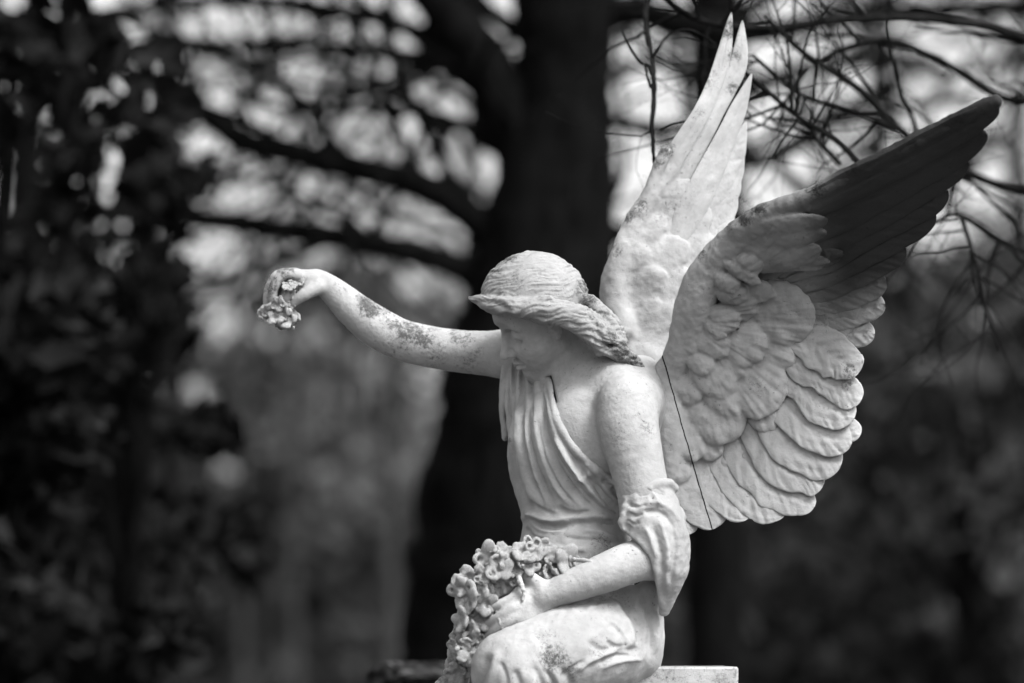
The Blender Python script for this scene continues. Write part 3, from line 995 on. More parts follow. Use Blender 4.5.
wn = [('+', 0, sheet(gN, ZN, 9, 8, -10))]
zc = lambda rows, off: chain([(a, b, float(ZN(a, b)) + off, r) for a, b, _, r in rows])
wn.append(('+', 12, zc([(676, 368, 34, 12), (689, 335, 46, 18), (697, 300, 58, 19), (712, 268, 68, 17), (738, 238, 80, 15), (770, 217, 96, 13), (806, 204, 116, 10)], -4)))
wn.append(('+', 4, zc([(738, 232, 84, 9), (762, 216, 98, 8), (806, 197, 124, 7.5), (850, 175, 150, 7.5), (900, 150, 182, 7.5), (950, 123, 212, 7.5), (985, 106, 230, 7.5), (996, 101, 235, 7)], 0)))
wn.append(('+', 10, ell(P(668, 430, 14), (22, 70, 26))))
for pts, hw, ly, dm in COV:
    for f_ in lobe(ZN, pts, hw, ly * .85, dm, rgc):
        wn.append(('+', .9, f_))
Vw, Fw = carve(wn, (128, -200, -40), (480, 250, 350), 1.5)
Vw = relax(Vw, Fw, 1, .5)
Nw = normals(Vw, Fw)
wx, wy = PX(Vw)
rad_ = np.hypot(wx - 690, (wy - 320)); ang_ = np.arctan2(wy - 320, wx - 690)
cov_zone = sstep(700, 716, wx) * sstep(215, 230, wy)
stri = vnoise(np.stack([ang_ * 26, rad_ / 26, Vw[:, 2] / 60], 1)) + .6 * vnoise(np.stack([ang_ * 52, rad_ / 18, Vw[:, 2] / 60 + 4], 1))
Vw = Vw + Nw * (vnoise(Vw / 12.0) * 1.0 + vnoise(Vw / 5.0) * .55 + vnoise(Vw / 2.4 + 6) * .25 + stri * .7 * cov_zone)[:, None]


def grime_shade_n(x, y):
    """black crust and painted shade on the outer, upper part of the near wing"""
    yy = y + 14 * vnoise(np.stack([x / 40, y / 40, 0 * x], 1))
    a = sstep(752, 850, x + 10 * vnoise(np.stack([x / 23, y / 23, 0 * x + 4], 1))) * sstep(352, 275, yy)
    b = sstep(668, 740, x) * sstep(365, 300, yy) * .48  # shade on the forward-leaning upper half, painted into the stone colour
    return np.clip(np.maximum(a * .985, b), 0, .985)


edge_n = [(758, 206, 16, 1), (745, 215, 16, 1), (730, 225, 10, .8), (700, 255, 10, .7), (810, 188, 24, .8), (850, 166, 26, .7), (900, 140, 28, .7), (950, 115, 28, .8), (850, 372, 12, .8), (846, 384, 10, .6), (720, 480, 16, .3), (756, 388, 14, .4)]
lich_n = lambda V: lichen(V, edge_n)
wx, wy = PX(Vw)
near = part('wing', Vw, Fw, WINGSTONE, attrs={'lichen': lich_n(Vw), 'grime_shade': grime_shade_n(wx, wy)})
near['label'] = 'near wing, its outer feathers dark with black crust and painted shade'
kw = dict(parent=near, lich=lich_n, grime_shade=grime_shade_n)
# long outer feathers, one under the other from the leading edge down
PRIM = [
    ([(752, 232), (806, 208), (880, 172), (950, 135), (999, 108)], [13, 15, 15, 13], 6),
    ([(770, 252), (830, 220), (900, 182), (950, 155), (987, 133)], [13, 17, 17, 15], 3.5),
    ([(775, 266), (830, 238), (890, 205), (930, 182), (967, 160)], [13, 18, 18, 16], 1.5),
    ([(780, 280), (830, 254), (880, 226), (920, 205), (948, 190)], [13, 17, 17, 15], -.5),
    ([(785, 292), (830, 271), (880, 243), (910, 227), (935, 212)], [13, 16, 16, 14], -2.5),
    ([(788, 302), (830, 284), (870, 265), (905, 246)], [13, 15, 16, 14], -4.5),
    ([(790, 314), (825, 302), (860, 289), (886, 279)], [13, 15, 16, 14], -5.5),
    ([(790, 326), (825, 319), (860, 309), (885, 303)], [13, 15, 16, 13], -6.5),
    ([(790, 338), (820, 336), (850, 333), (875, 333)], [13, 15, 16, 13], -7.0),
]
for k, (pts, hw, ly) in enumerate(PRIM):
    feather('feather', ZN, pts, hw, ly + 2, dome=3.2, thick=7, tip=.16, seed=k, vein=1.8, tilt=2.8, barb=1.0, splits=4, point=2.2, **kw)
SEC = [
    ([(780, 338), (812, 345), (840, 358), (858, 374)], [14, 18, 20, 18], 5.0),
    ([(776, 350), (806, 366), (834, 384), (862, 399)], [12, 16, 17, 14], 2.5),
    ([(772, 358), (800, 382), (826, 404), (855, 417)], [12, 16, 17, 15], .5),
    ([(775, 372), (810, 405), (836, 424), (861, 434)], [10, 13, 14, 12], -3.0),
    ([(764, 368), (788, 404), (814, 430), (852, 443)], [13, 17, 19, 16], -1.5),
    ([(752, 378), (774, 420), (800, 448), (842, 463)], [13, 18, 20, 16], -3.5),
    ([(742, 388), (760, 434), (784, 466), (824, 484)], [13, 18, 21, 18], -5.5),
    ([(730, 396), (744, 446), (766, 482), (815, 506)], [13, 18, 21, 17], -7.5),
    ([(718, 404), (728, 456), (746, 490), (786, 514)], [13, 17, 20, 17], -9.0),
    ([(706, 410), (713, 460), (724, 494), (750, 517)], [13, 17, 19, 16], -10.5),
    ([(694, 415), (697, 465), (702, 500), (716, 528)], [12, 16, 18, 15], -11.5),
    ([(680, 420), (680, 470), (683, 505), (691, 534)], [11, 14, 15, 13], -12.0),
]
for k, (pts, hw, ly) in enumerate(SEC):
    rv = np.random.default_rng(40 + k)
    hw = [h_ * rv.uniform(.95, 1.22) for h_ in hw]
    pts = [(a + rv.uniform(-3, 3) * (0 < q < 3), b + rv.uniform(-3, 3) * (0 < q < 3)) for q, (a, b) in enumerate(pts)]
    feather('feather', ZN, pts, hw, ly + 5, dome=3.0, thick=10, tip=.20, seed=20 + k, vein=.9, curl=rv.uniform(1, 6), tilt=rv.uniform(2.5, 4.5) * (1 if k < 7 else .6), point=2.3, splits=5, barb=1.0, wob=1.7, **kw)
# ---- far wing (her right): rises steeply behind the head, its hollow side turned to the light
ZF = rbf([(615, 330, -70), (650, 370, -40), (606, 290, -72), (640, 205, -78), (662, 150, -84), (700, 110, -96), (732, 14, -125),
          (680, 280, -74), (665, 350, -52), (730, 215, -112), (738, 160, -120), (750, 90, -128), (690, 200, -88), (650, 270, -66)])
outline_f = [(600, 296), (602, 277), (613, 253), (628, 213), (640, 201), (650, 186), (664, 168), (684, 138), (705, 108), (722, 74), (731, 45), (740, 58), (742, 72), (733, 90), (722, 110), (702, 145), (687, 176), (694, 182), (713, 147), (732, 114), (740, 98), (736, 118), (731, 138), (727, 160), (722, 186), (722, 214), (712, 255),
             (700, 320), (690, 400), (640, 400), (612, 330)]
gF = poly2d(outline_f)
wf = [('+', 0, sheet(gF, ZF, 9, 3, -10))]
wf.append(('+', 8, chain([(622, 330, -68, 15), (616, 292, -72, 14), (626, 250, -76, 13), (642, 214, -79, 10), (660, 186, -84, 7), (690, 142, -94, 5), (716, 96, -108, 4)])))
wf.append(('+', 4, chain([(640, 212, -76, 8), (650, 190, -78, 6.5), (659, 166, -80, 6.5), (666, 152, -80, 6.5)])))
FC = [
    ([(655, 250), (672, 232), (688, 222), (706, 212)], [14, 20, 20, 16]), ([(640, 275), (655, 262), (668, 252), (682, 246)], [12, 17, 18, 15]),
    ([(668, 275), (684, 262), (696, 252), (712, 242)], [13, 17, 17, 14]), ([(625, 300), (638, 292), (648, 284), (662, 276)], [11, 15, 16, 13]),
    ([(650, 305), (664, 296), (676, 286), (690, 276)], [12, 16, 16, 13]), ([(618, 325), (630, 318), (642, 311), (655, 303)], [11, 14, 15, 12]),
    ([(640, 335), (652, 326), (664, 318), (678, 308)], [11, 15, 15, 12]), ([(650, 226), (664, 208), (676, 196), (690, 186)], [11, 15, 15, 12]),
    ([(632, 250), (643, 238), (652, 228), (662, 220)], [9, 12, 12, 10]), ([(618, 276), (627, 266), (635, 258), (645, 250)], [8, 11, 11, 9]),
]
for pts, hw in FC:
    for f_ in lobe(ZF, pts, hw, 1.0, 3.4, rgc, .10):
        wf.append(('+', 3.0, f_))
Vf, Ff = carve(wf, (60, -100, -175), (260, 330, -10), 1.6)
Vf = relax(Vf, Ff, 2, .5)
Nf = normals(Vf, Ff)
Vf = Vf + Nf * (vnoise(Vf / 12.0) * .8 + vnoise(Vf / 5.0) * .45 + vnoise(Vf / 2.4) * .2)[:, None]
edge_f = [(666, 150, 14, 1), (658, 165, 10, .8), (640, 205, 18, .6), (700, 112, 10, .5), (728, 30, 18, .9), (735, 55, 14, .7), (628, 215, 14, .7), (612, 250, 14, .5), (732, 90, 12, .6), (742, 40, 14, .6), (712, 80, 14, .5), (660, 215, 30, .25)]
lich_f = lambda V: lichen(V, edge_f)
far = part('wing', Vf, Ff, STONE, attrs={'lichen': lich_f(Vf), 'grime_shade': np.zeros(len(Vf))})
far['label'] = 'far wing, pale and narrow with split tips'
kw = dict(parent=far, lich=lich_f, mat=STONE)
FP = [
    ([(640, 222), (665, 172), (688, 135), (703, 110), (716, 80), (725, 50), (731.5, 12)], [12, 13, 11, 9.5, 8.5, 7, 5.5], 6, 2.5),
    ([(655, 228), (676, 184), (694, 147), (713, 112), (727, 88), (738, 65), (742.5, 20)], [10, 13, 13, 12.5, 10.5, 9, 6], 3.5, 2.2),
    ([(665, 262), (698, 198), (720, 150), (738, 110), (752, 73)], [12, 15.5, 13.5, 10, 5], 8, 2.5),
    ([(690, 240), (708, 205), (724, 170), (738, 142), (746, 121)], [12, 14, 15, 13, 6], 6.5, 2.5),
    ([(695, 248), (710, 220), (724, 188), (736, 160), (743, 139)], [12, 13, 14, 12, 6], 5, 2.5),
    ([(698, 258), (711, 230), (722, 205), (732, 180), (738, 160)], [11, 13, 13, 12, 6], 4, 2.5),
    ([(700, 268), (711, 244), (721, 221), (729, 200), (735, 181)], [11, 12, 13, 11, 6], 3, 2.5),
    ([(700, 275), (710, 254), (719, 236), (727, 220), (732.5, 205)], [10, 11, 12, 11, 6], 2, 2.5),
    ([(700, 284), (710, 262), (718, 248), (726, 233), (732, 218)], [9, 10, 11, 10, 5], 1, 2.5),
]
for k, (pts, hw, ly, dm) in enumerate(FP):
    feather('feather', ZF, pts, hw, ly, dome=dm * .9, thick=7, tip=.20 if k < 3 else .3, point=1.6, seed=90 + k, vein=.7, wob=.5, sink=9, tilt=1.0, **kw)
# ------------------------------------------------------------------ stone pedestal under the angel
def chbox(x0, x1, y0, y1, z0, z1, c=.004, seed=0):
    """box with worn, chamfered edges; local metres"""
    n = 6
    xs = [x0, x0 + c] + list(np.linspace(x0 + c, x1 - c, n)[1:-1]) + [x1 - c, x1]
    import itertools
    bmv = {}
    V = []
    def vid(p):
        k = tuple(round(float(a), 6) for a in p)
        if k not in bmv: bmv[k] = len(V); V.append(p)
        return bmv[k]
    def shrink(p):
        q = []
        ex = [abs(p[0] - x0) < 1e-9 or abs(p[0] - x1) < 1e-9, abs(p[1] - y0) < 1e-9 or abs(p[1] - y1) < 1e-9, abs(p[2] - z0) < 1e-9 or abs(p[2] - z1) < 1e-9]
        if sum(ex) >= 2:
            ctr = ((x0 + x1) / 2, (y0 + y1) / 2, (z0 + z1) / 2)
            return [p[i] - (np.sign(p[i] - ctr[i]) * c * .45 if ex[i] else 0) for i in range(3)]
        return list(p)
    F = []
    def grid(a0, a1):
        m = max(2, int((a1 - a0) / .03))
        return [a0, a0 + c] + list(np.linspace(a0 + c, a1 - c, m)[1:-1]) + [a1 - c, a1]
    gx, gy, gz = grid(x0, x1), grid(y0, y1), grid(z0, z1)
    def face(A, B, mk, flip):
        for i in range(len(A) - 1):
            for j in range(len(B) - 1):
                q = [vid(shrink(mk(A[i], B[j]))), vid(shrink(mk(A[i + 1], B[j]))), vid(shrink(mk(A[i + 1], B[j + 1]))), vid(shrink(mk(A[i], B[j + 1])))]
                F.append(q[::-1] if flip else q)
    face(gx, gy, lambda a, b: (a, b, z1), False); face(gx, gy, lambda a, b: (a, b, z0), True)
    face(gx, gz, lambda a, b: (a, y0, b), False); face(gx, gz, lambda a, b: (a, y1, b), True)
    face(gy, gz, lambda a, b: (x1, a, b), False); face(gy, gz, lambda a, b: (x0, a, b), True)
    V = np.array(V)
    V = V + np.stack([vnoise(V * 60 + k * 9 + seed) for k in range(3)], 1) * .0012
    return V, np.array(F)


ped = empty('stone_pedestal', (BASE[0], BASE[1], 0))
tag(ped, 'square cut pale stone block with sharp edges under the angel', 'pedestal')
_x = lambda px: at(px, 667, FPX * S)[0] - BASE[0]
PEDST = stone('pedestal_stone', .32, .05)
zt = BASE[2]


def ppart(name, b, c=.004, seed=0):
    V, F = chbox(*b, c=c, seed=seed)
    return mesh_np(name, V, F, PEDST, ped, smooth=False, attrs={'lichen': np.full(len(V), .42)})


ppart('seat_block', (_x(608.5), _x(735), -.115, .34, 1.10, zt), seed=1)
ppart('seat_block', (_x(520), _x(606), -.06, .34, 1.10, zt - .03), seed=2)
ppart('moulding', (_x(597), _x(602.5), -.108, -.02, 1.10, zt - .012), .003, seed=3)
ppart('moulding', (_x(603.5), _x(608.0), -.111, -.02, 1.10, zt - .008), .003, seed=4)
ppart('base_slab', (-.52, .42, -.42, .46, .98, 1.10), .012, 5)
ppart('shaft', (-.44, .34, -.34, .38, .22, .98), .008, 6)
ppart('plinth', (-.56, .46, -.46, .50, 0, .22), .012, 7)

# ------------------------------------------------------------------ gabled gravestone beside it, slightly behind
m_gs, nt_s, b_s = node_mat('dark_mossy_stone')
tc_s = nd(nt_s, 'ShaderNodeTexCoord').outputs['Object']
f_s = noise(nt_s, tc_s, 32, 5, .65)
nt_s.links.new(ramp(nt_s, f_s, [(.42, .003), (.52, .012), (.60, .055)]), b_s.inputs['Base Color'])
b_s.inputs['Roughness'].default_value = .95
b_s.inputs['Specular IOR Level'].default_value = .08
bump(nt_s, b_s, f_s, .6, .01)
dG = 8.75
gp = at(384, 662, dG)
gs = empty('gravestone', (gp[0], gp[1], 0), math.radians(47))
tag(gs, 'dark lichened gravestone with a small gabled top, low beside the seated angel', 'gravestone')


def prism_mesh(pts, y0, y1, nsub=10):
    n = len(pts)
    ys = np.linspace(y0, y1, nsub)
    V = np.array([(p[0], y, p[1]) for y in ys for p in pts])
    F4 = []
    for k in range(nsub - 1):
        for i in range(n):
            j = (i + 1) % n
            F4.append([k * n + i, k * n + j, (k + 1) * n + j, (k + 1) * n + i])
    caps = [list(range(n))[::-1], list(range((nsub - 1) * n, nsub * n))]
    return V, F4, caps


px_m = dG / FPX
hz = gp[2]
gab = [(-28 * px_m, hz - 15 * px_m), (-23 * px_m, hz - 19 * px_m), (23 * px_m, hz - 19 * px_m), (28 * px_m, hz - 15 * px_m), (27 * px_m, hz - 12.5 * px_m), (1.5 * px_m, hz), (-1.5 * px_m, hz), (-27 * px_m, hz - 12.5 * px_m)]
# ridge runs to the right: build along local x, gable end facing left and forward
Vq, F4, cp = prism_mesh(gab, 0, .56, 24)
Vq = np.stack([Vq[:, 1], -Vq[:, 0], Vq[:, 2]], 1)
Vq = Vq + np.stack([vnoise(Vq * 45 + k * 9) for k in range(3)], 1) * .0022
mesh_np('coping', Vq, [np.array(F4), np.array(cp)], m_gs, gs, smooth=False, attrs={'lichen': np.full(len(Vq), .85)})
V, F = chbox(.02, .54, -.030, .030, .25, hz - 19.5 * px_m, .005, 9)
mesh_np('slab', V, F, m_gs, gs, smooth=False, attrs={'lichen': np.full(len(V), .6)})
V, F = chbox(-.06, .62, -.12, .12, 0, .25, .01, 10)
mesh_np('foot', V, F, m_gs, gs, smooth=False, attrs={'lichen': np.full(len(V), .6)})


# ------------------------------------------------------------------ trees
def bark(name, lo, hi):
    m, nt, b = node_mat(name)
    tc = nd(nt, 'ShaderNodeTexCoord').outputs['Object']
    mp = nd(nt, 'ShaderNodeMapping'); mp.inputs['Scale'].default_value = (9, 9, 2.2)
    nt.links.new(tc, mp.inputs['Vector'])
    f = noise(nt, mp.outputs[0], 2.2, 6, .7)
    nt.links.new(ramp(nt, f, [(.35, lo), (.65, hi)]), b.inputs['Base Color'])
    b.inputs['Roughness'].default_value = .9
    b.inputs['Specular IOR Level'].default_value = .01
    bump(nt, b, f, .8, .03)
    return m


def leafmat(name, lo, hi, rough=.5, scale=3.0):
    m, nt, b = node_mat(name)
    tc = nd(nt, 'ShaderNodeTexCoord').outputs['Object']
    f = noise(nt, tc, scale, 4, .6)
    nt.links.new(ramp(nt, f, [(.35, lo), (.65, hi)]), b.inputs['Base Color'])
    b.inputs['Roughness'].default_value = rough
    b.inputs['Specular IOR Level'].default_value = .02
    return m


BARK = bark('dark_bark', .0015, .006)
BARK2 = bark('brown_bark', .004, .012)
GREYBARK = bark('grey_bark', .015, .045)


class Tubes:
    def __init__(s): s.V = []; s.F = []; s.n = 0

    def add(s, pts, rad, sides=6, rough=.12):
        p = np.asarray(pts, float); r = np.asarray(rad, float)
        t = np.gradient(p, axis=0); t /= np.linalg.norm(t, axis=1)[:, None] + 1e-12
        ref = np.array([0, 1.0, 0]) if abs(t[0, 1]) < .8 else np.array([1.0, 0, 0])
        a = np.cross(t, ref); a /= np.linalg.norm(a, axis=1)[:, None] + 1e-12
        b = np.cross(t, a)
        ang = np.arange(sides) * 2 * math.pi / sides
        rr = r[:, None] * (1 + RNG.uniform(-rough, rough, (len(p), sides)))
        ring = p[:, None] + rr[..., None] * (np.cos(ang)[None, :, None] * a[:, None] + np.sin(ang)[None, :, None] * b[:, None])
        s.V.append(ring.reshape(-1, 3))
        i, j = np.meshgrid(np.arange(len(p) - 1), np.arange(sides), indexing='ij')
        q0 = (i * sides + j).ravel(); q1 = (i * sides + (j + 1) % sides).ravel()
        s.F.append(np.stack([q0, q1, q1 + sides, q0 + sides], 1) + s.n)
        s.n += len(p) * sides

    def build(s, name, mat, parent, off):
        return mesh_np(name, np.vstack(s.V) - off, np.vstack(s.F), mat, parent)


def limb_path(rows, depth, n=6):
    """rows (px,py,r_px[,depth offset m]) -> world points and radii"""
    q = np.array([[r[0], r[1], r[2], r[3] if len(r) > 3 else 0] for r in rows], float)
    c = crom(q, n)
    pts = np.array([at(a, b, depth + dd) for a, b, _, dd in c])
    return pts, np.maximum(c[:, 2], .15) * (depth + c[:, 3]) / FPX


def twigs(T, pts, rad, rng, count, length, lvl=2, spread=.9, sides=4, droop=0.0, flat=.6, wig=.17):
    """side shoots along a limb, each with its own shoots"""
    L = len(pts)
    for _ in range(count):
        i = rng.integers(int(L * .15), L)
        d = pts[min(i + 1, L - 1)] - pts[max(i - 1, 0)]
        d = d / (np.linalg.norm(d) + 1e-9)
        e = rng.normal(0, 1, 3); e[1] *= flat
        e -= (e @ d) * d; e /= np.linalg.norm(e) + 1e-9
        v = d * rng.uniform(.2, .9) + e * spread
        v /= np.linalg.norm(v)
        n = 7
        l = length * rng.uniform(.5, 1.3)
        q = [pts[i]]
        for k in range(n):
            v = v + rng.normal(0, wig, 3) * np.array([1, flat, 1]) + np.array([0, 0, -droop])
            v /= np.linalg.norm(v)
            q.append(q[-1] + v * l / n)
        q = np.array(q)
        r0 = min(rad[i] * .55, l * .018)
        r = r0 * np.linspace(1.15, .25, n + 1)
        T.add(q, r, sides)
        if lvl > 1:
            twigs(T, q, r, rng, max(2, int(count ** .5)), length * .48, lvl - 1, spread, 3, droop, flat, wig)


def bare_tree(name, label, depth, trunk, limbs, seed, mat, ntw=14, ltw=.9, lvl=3, group=None, droop=0.0, wig=.17, foot=None, cat='tree', sides=12):
    """trunk and limbs as picture rows at a depth; the tree stands on the ground"""
    rng = np.random.default_rng(seed)
    tp, tr = limb_path(trunk, depth)
    base = np.array([tp[0][0], tp[0][1], 0.0]) if foot is None else np.array(foot)
    if tp[0][2] > .05:
        ext = np.linspace(0, 1, 8)[:-1, None]
        e0 = base + (tp[0] - base) * ext
        r0 = tr[0] * (1 + .45 * (1 - ext[:, 0]) ** 2)
        tp = np.vstack([e0, tp]); tr = np.concatenate([r0, tr])
    root = empty(name, base)
    tag(root, label, cat, group)
    T = Tubes(); T.add(tp, tr, sides, .06)
    T.build('trunk', mat, root, base)
    W = Tubes()
    for rows in limbs:
        q, r = limb_path(rows, depth)
        Lm = Tubes(); Lm.add(q, r, 8, .10)
        Lm.build('limb', mat, root, base)
        twigs(W, q, r, rng, ntw, ltw, lvl, droop=droop, wig=wig)
    if ntw and W.V:
        W.build('twigs', mat, root, base)
    return root


# the big dark tree right behind the angel
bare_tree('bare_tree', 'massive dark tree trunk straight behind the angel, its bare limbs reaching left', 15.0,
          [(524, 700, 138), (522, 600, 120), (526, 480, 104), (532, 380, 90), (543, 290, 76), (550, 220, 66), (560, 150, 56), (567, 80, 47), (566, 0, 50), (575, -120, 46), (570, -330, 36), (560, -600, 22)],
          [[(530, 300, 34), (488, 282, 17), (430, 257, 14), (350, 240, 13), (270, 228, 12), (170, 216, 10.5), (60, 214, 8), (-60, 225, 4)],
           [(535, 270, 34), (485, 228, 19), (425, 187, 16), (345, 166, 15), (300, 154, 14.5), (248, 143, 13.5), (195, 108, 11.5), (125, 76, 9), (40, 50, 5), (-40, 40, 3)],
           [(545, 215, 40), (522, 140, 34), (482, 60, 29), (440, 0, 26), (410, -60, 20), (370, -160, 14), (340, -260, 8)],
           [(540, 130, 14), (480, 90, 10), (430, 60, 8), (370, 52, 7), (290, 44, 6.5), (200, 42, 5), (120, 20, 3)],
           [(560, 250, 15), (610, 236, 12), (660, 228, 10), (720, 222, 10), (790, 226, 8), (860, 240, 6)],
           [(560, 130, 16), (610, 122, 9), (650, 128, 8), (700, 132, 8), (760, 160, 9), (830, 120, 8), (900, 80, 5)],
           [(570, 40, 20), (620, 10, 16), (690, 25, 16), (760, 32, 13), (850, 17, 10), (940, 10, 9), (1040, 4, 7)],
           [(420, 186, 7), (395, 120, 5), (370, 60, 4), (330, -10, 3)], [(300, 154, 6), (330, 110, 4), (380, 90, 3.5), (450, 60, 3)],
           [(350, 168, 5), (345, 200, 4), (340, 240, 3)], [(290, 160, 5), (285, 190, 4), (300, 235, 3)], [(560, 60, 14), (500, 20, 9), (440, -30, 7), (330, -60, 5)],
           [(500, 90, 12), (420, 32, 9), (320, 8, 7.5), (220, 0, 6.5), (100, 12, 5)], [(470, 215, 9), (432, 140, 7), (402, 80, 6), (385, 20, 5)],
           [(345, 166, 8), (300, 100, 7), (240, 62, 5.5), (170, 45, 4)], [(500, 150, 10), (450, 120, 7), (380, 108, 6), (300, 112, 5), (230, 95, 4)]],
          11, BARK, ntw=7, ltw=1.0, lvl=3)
bare_tree('bare_tree', 'upright dark trunk between the two wings, standing behind the bigger tree', 19.0,
          [(716, 700, 32), (715, 500, 30), (716, 300, 29), (718, 150, 28), (716, 40, 28), (712, -100, 26), (720, -300, 18), (715, -500, 10)],
          [[(716, 260, 12), (760, 226, 9), (830, 205, 8), (900, 190, 6), (980, 170, 5)], [(716, 120, 12), (780, 75, 9), (860, 62, 8), (950, 70, 6), (1040, 60, 4)],
           [(718, 30, 12), (800, -20, 9), (900, -40, 7)], [(716, 90, 10), (660, 60, 7), (620, 20, 5)]],
          12, BARK, ntw=12, ltw=1.0, lvl=3)
# the tree at the right whose near twigs are almost as sharp as the stone
rt = bare_tree('bare_tree', 'slender tree off to the right with fine crooked twigs above the dark wing', 8.75,
               [(1240, 700, 40), (1230, 450, 36), (1210, 250, 33), (1190, 100, 30), (1170, -60, 26), (1150, -260, 20)],
               [[(1195, 140, 14), (1120, 120, 8), (1060, 60, 6), (1000, 30, 5), (920, 18, 4.5, -.2), (840, 20, 4.5, -.3), (770, 28, 4, -.4), (700, 20, 3, -.5), (655, -10, 2.5, -.6)],
                [(1200, 200, 13), (1110, 170, 7), (1030, 190, 5), (960, 170, 4), (900, 130, 3.8, -.3), (860, 90, 3.4, -.4), (800, 50, 3, -.4), (765, 15, 2, -.4)],
                [(905, 132, 3, -.3), (850, 110, 2.6, -.5), (800, 95, 2.2, -.6), (770, 70, 2, -.6), (753, 55, 1.5, -.6)],
                [(860, 165, 2.8, -.7), (835, 140, 2.6, -.7), (800, 118, 2.5, -.75), (775, 98, 2.3, -.75), (752, 78, 2, -.75), (735, 62, 1.4, -.75)],
                [(840, 164, 2.6, -.6), (818, 140, 2.2, -.6), (810, 128, 2, -.6), (790, 120, 1.6, -.6), (768, 118, 1.2, -.6)],
                [(1205, 300, 10), (1100, 280, 5), (1010, 245, 3.5), (960, 215, 2.6, -.3), (935, 222, 2, -.5), (925, 215, 1.6, -.6)],
                [(960, 215, 2.2, -.3), (975, 260, 2, -.4), (985, 310, 1.6, -.4), (1000, 350, 1.2, -.4)],
                [(1190, 110, 9), (1090, 90, 5), (1010, 100, 4), (940, 60, 3.4), (880, 40, 3), (820, 60, 2.6), (790, 95, 2), (775, 130, 1.5)]],
               13, BARK2, ntw=9, ltw=.40, lvl=3, sides=10, wig=.20)
# the one twig hanging down beside the far wing, in the plane of focus
hp = [(655, -10, 2.5, -1.25), (646, 8, 2.6, -1.3), (647, 30, 2.7, -1.4), (652, 60, 2.7, -1.6), (654, 95, 2.7, -1.7), (652, 125, 2.4, -1.75), (653, 148, 2.0, -1.8), (655, 170, 1.5, -1.8)]
base_rt = np.array(rt.location)
for rows in (hp, [(653, 78, 2, -1.65), (648, 66, 1.6, -1.65), (640, 62, 1.4, -1.65), (629, 46, 1.2, -1.65), (620, 26, .9, -1.65)], [(651, 88, 1.8, -1.68), (647, 75, 1.3, -1.68), (645, 63, 1.1, -1.68)],
             [(651, 60, 1.7, -1.6), (656, 52, 1.5, -1.6), (668, 36, 1.3, -1.6), (690, 30, 1.1, -1.6), (716, 44, .9, -1.6)]):
    q, r = limb_path(rows, 9.4)
    Lm = Tubes(); Lm.add(q, r, 7, .2); Lm.build('twig', BARK2, rt, base_rt)


# ------------------------------------------------------------------ leafy growth
def leaf_cloud(n, rng, centers, radii, size, up=.3, aspect=.55):
    """n leaf blades scattered in clumps"""
    k = rng.integers(0, len(centers), n)
    d = rng.normal(0, 1, (n, 3)); d /= np.linalg.norm(d, axis=1)[:, None]
    r = rng.uniform(.25, 1, n) ** .45
    c = centers[k] + d * r[:, None] * radii[k]
    a = rng.normal(0, 1, (n, 3)); a[:, 2] -= up; a /= np.linalg.norm(a, axis=1)[:, None]
    b = np.cross(a, rng.normal(0, 1, (n, 3))); b /= np.linalg.norm(b, axis=1)[:, None]
    nn = np.cross(a, b)
    s = size * rng.uniform(.6, 1.3, n)[:, None]
    P0 = c - a * s * .5; P3 = c + a * s * .5
    m1 = c - a * s * .12 + b * s * aspect * .5 + nn * s * .06; m2 = c - a * s * .12 - b * s * aspect * .5 + nn * s * .06
    V = np.stack([P0, m1, P3, m2], 1).reshape(-1, 3)
    F = np.arange(n * 4).reshape(-1, 4)
    return V, F


def leafy(name, label, loc, h, w, n, size, mat, seed, cat='tree', group=None, trunk_h=.35, clumps=26, bmat=None, narrow=1.0, ret_mesh=None):
    rng = np.random.default_rng(seed)
    root = empty(name, loc)
    tag(root, label, cat, group)
    th = h * trunk_h
    z = rng.uniform(th * .6, h, clumps)
    rel = (z - th * .6) / (h - th * .6)
    wid = w * .5 * np.sqrt(np.clip(1 - (rel * 1.15 - .35) ** 2, .08, 1)) * narrow
    an = rng.uniform(0, 6.28, clumps); rr = np.sqrt(rng.uniform(0, 1, clumps))
    C = np.stack([np.cos(an) * rr * wid, np.sin(an) * rr * wid, z], 1)
    R3 = np.stack([w * rng.uniform(.10, .24, clumps)] * 3, 1); R3[:, 2] *= .7
    V, F = leaf_cloud(n, rng, C, R3, size)
    V = V[:]; V[:, 2] = np.maximum(V[:, 2], .02)
    mesh_np('crown', V, F, mat, root, smooth=False)
    T = Tubes()
    zz = np.linspace(0, h * .85, 9)
    T.add(np.stack([np.cumsum(rng.normal(0, .03, 9)) * w * .3, np.cumsum(rng.normal(0, .03, 9)) * w * .3, zz], 1), .03 * h * np.linspace(1, .15, 9), 8)
    for k in range(0, clumps, 2):
        z0 = max(C[k, 2] * .6, .1)
        T.add(np.stack([np.linspace(0, C[k, 0], 5), np.linspace(0, C[k, 1], 5), np.linspace(z0, C[k, 2], 5)], 1), .011 * h * np.linspace(1, .2, 5), 5)
    T.build('trunk', bmat or BARK, root, np.zeros(3))
    return root


def ground_at(px, d):
    p = at(px, 655, d)
    return np.array([p[0], p[1], 0.0])


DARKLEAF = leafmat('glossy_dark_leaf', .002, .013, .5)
MIDLEAF = leafmat('mid_leaf', .02, .06, .7, .6)
PALELEAF = leafmat('pale_leaf', .04, .11, .7, .5)
DIMLEAF = leafmat('dim_leaf', .006, .055, .7, .9)
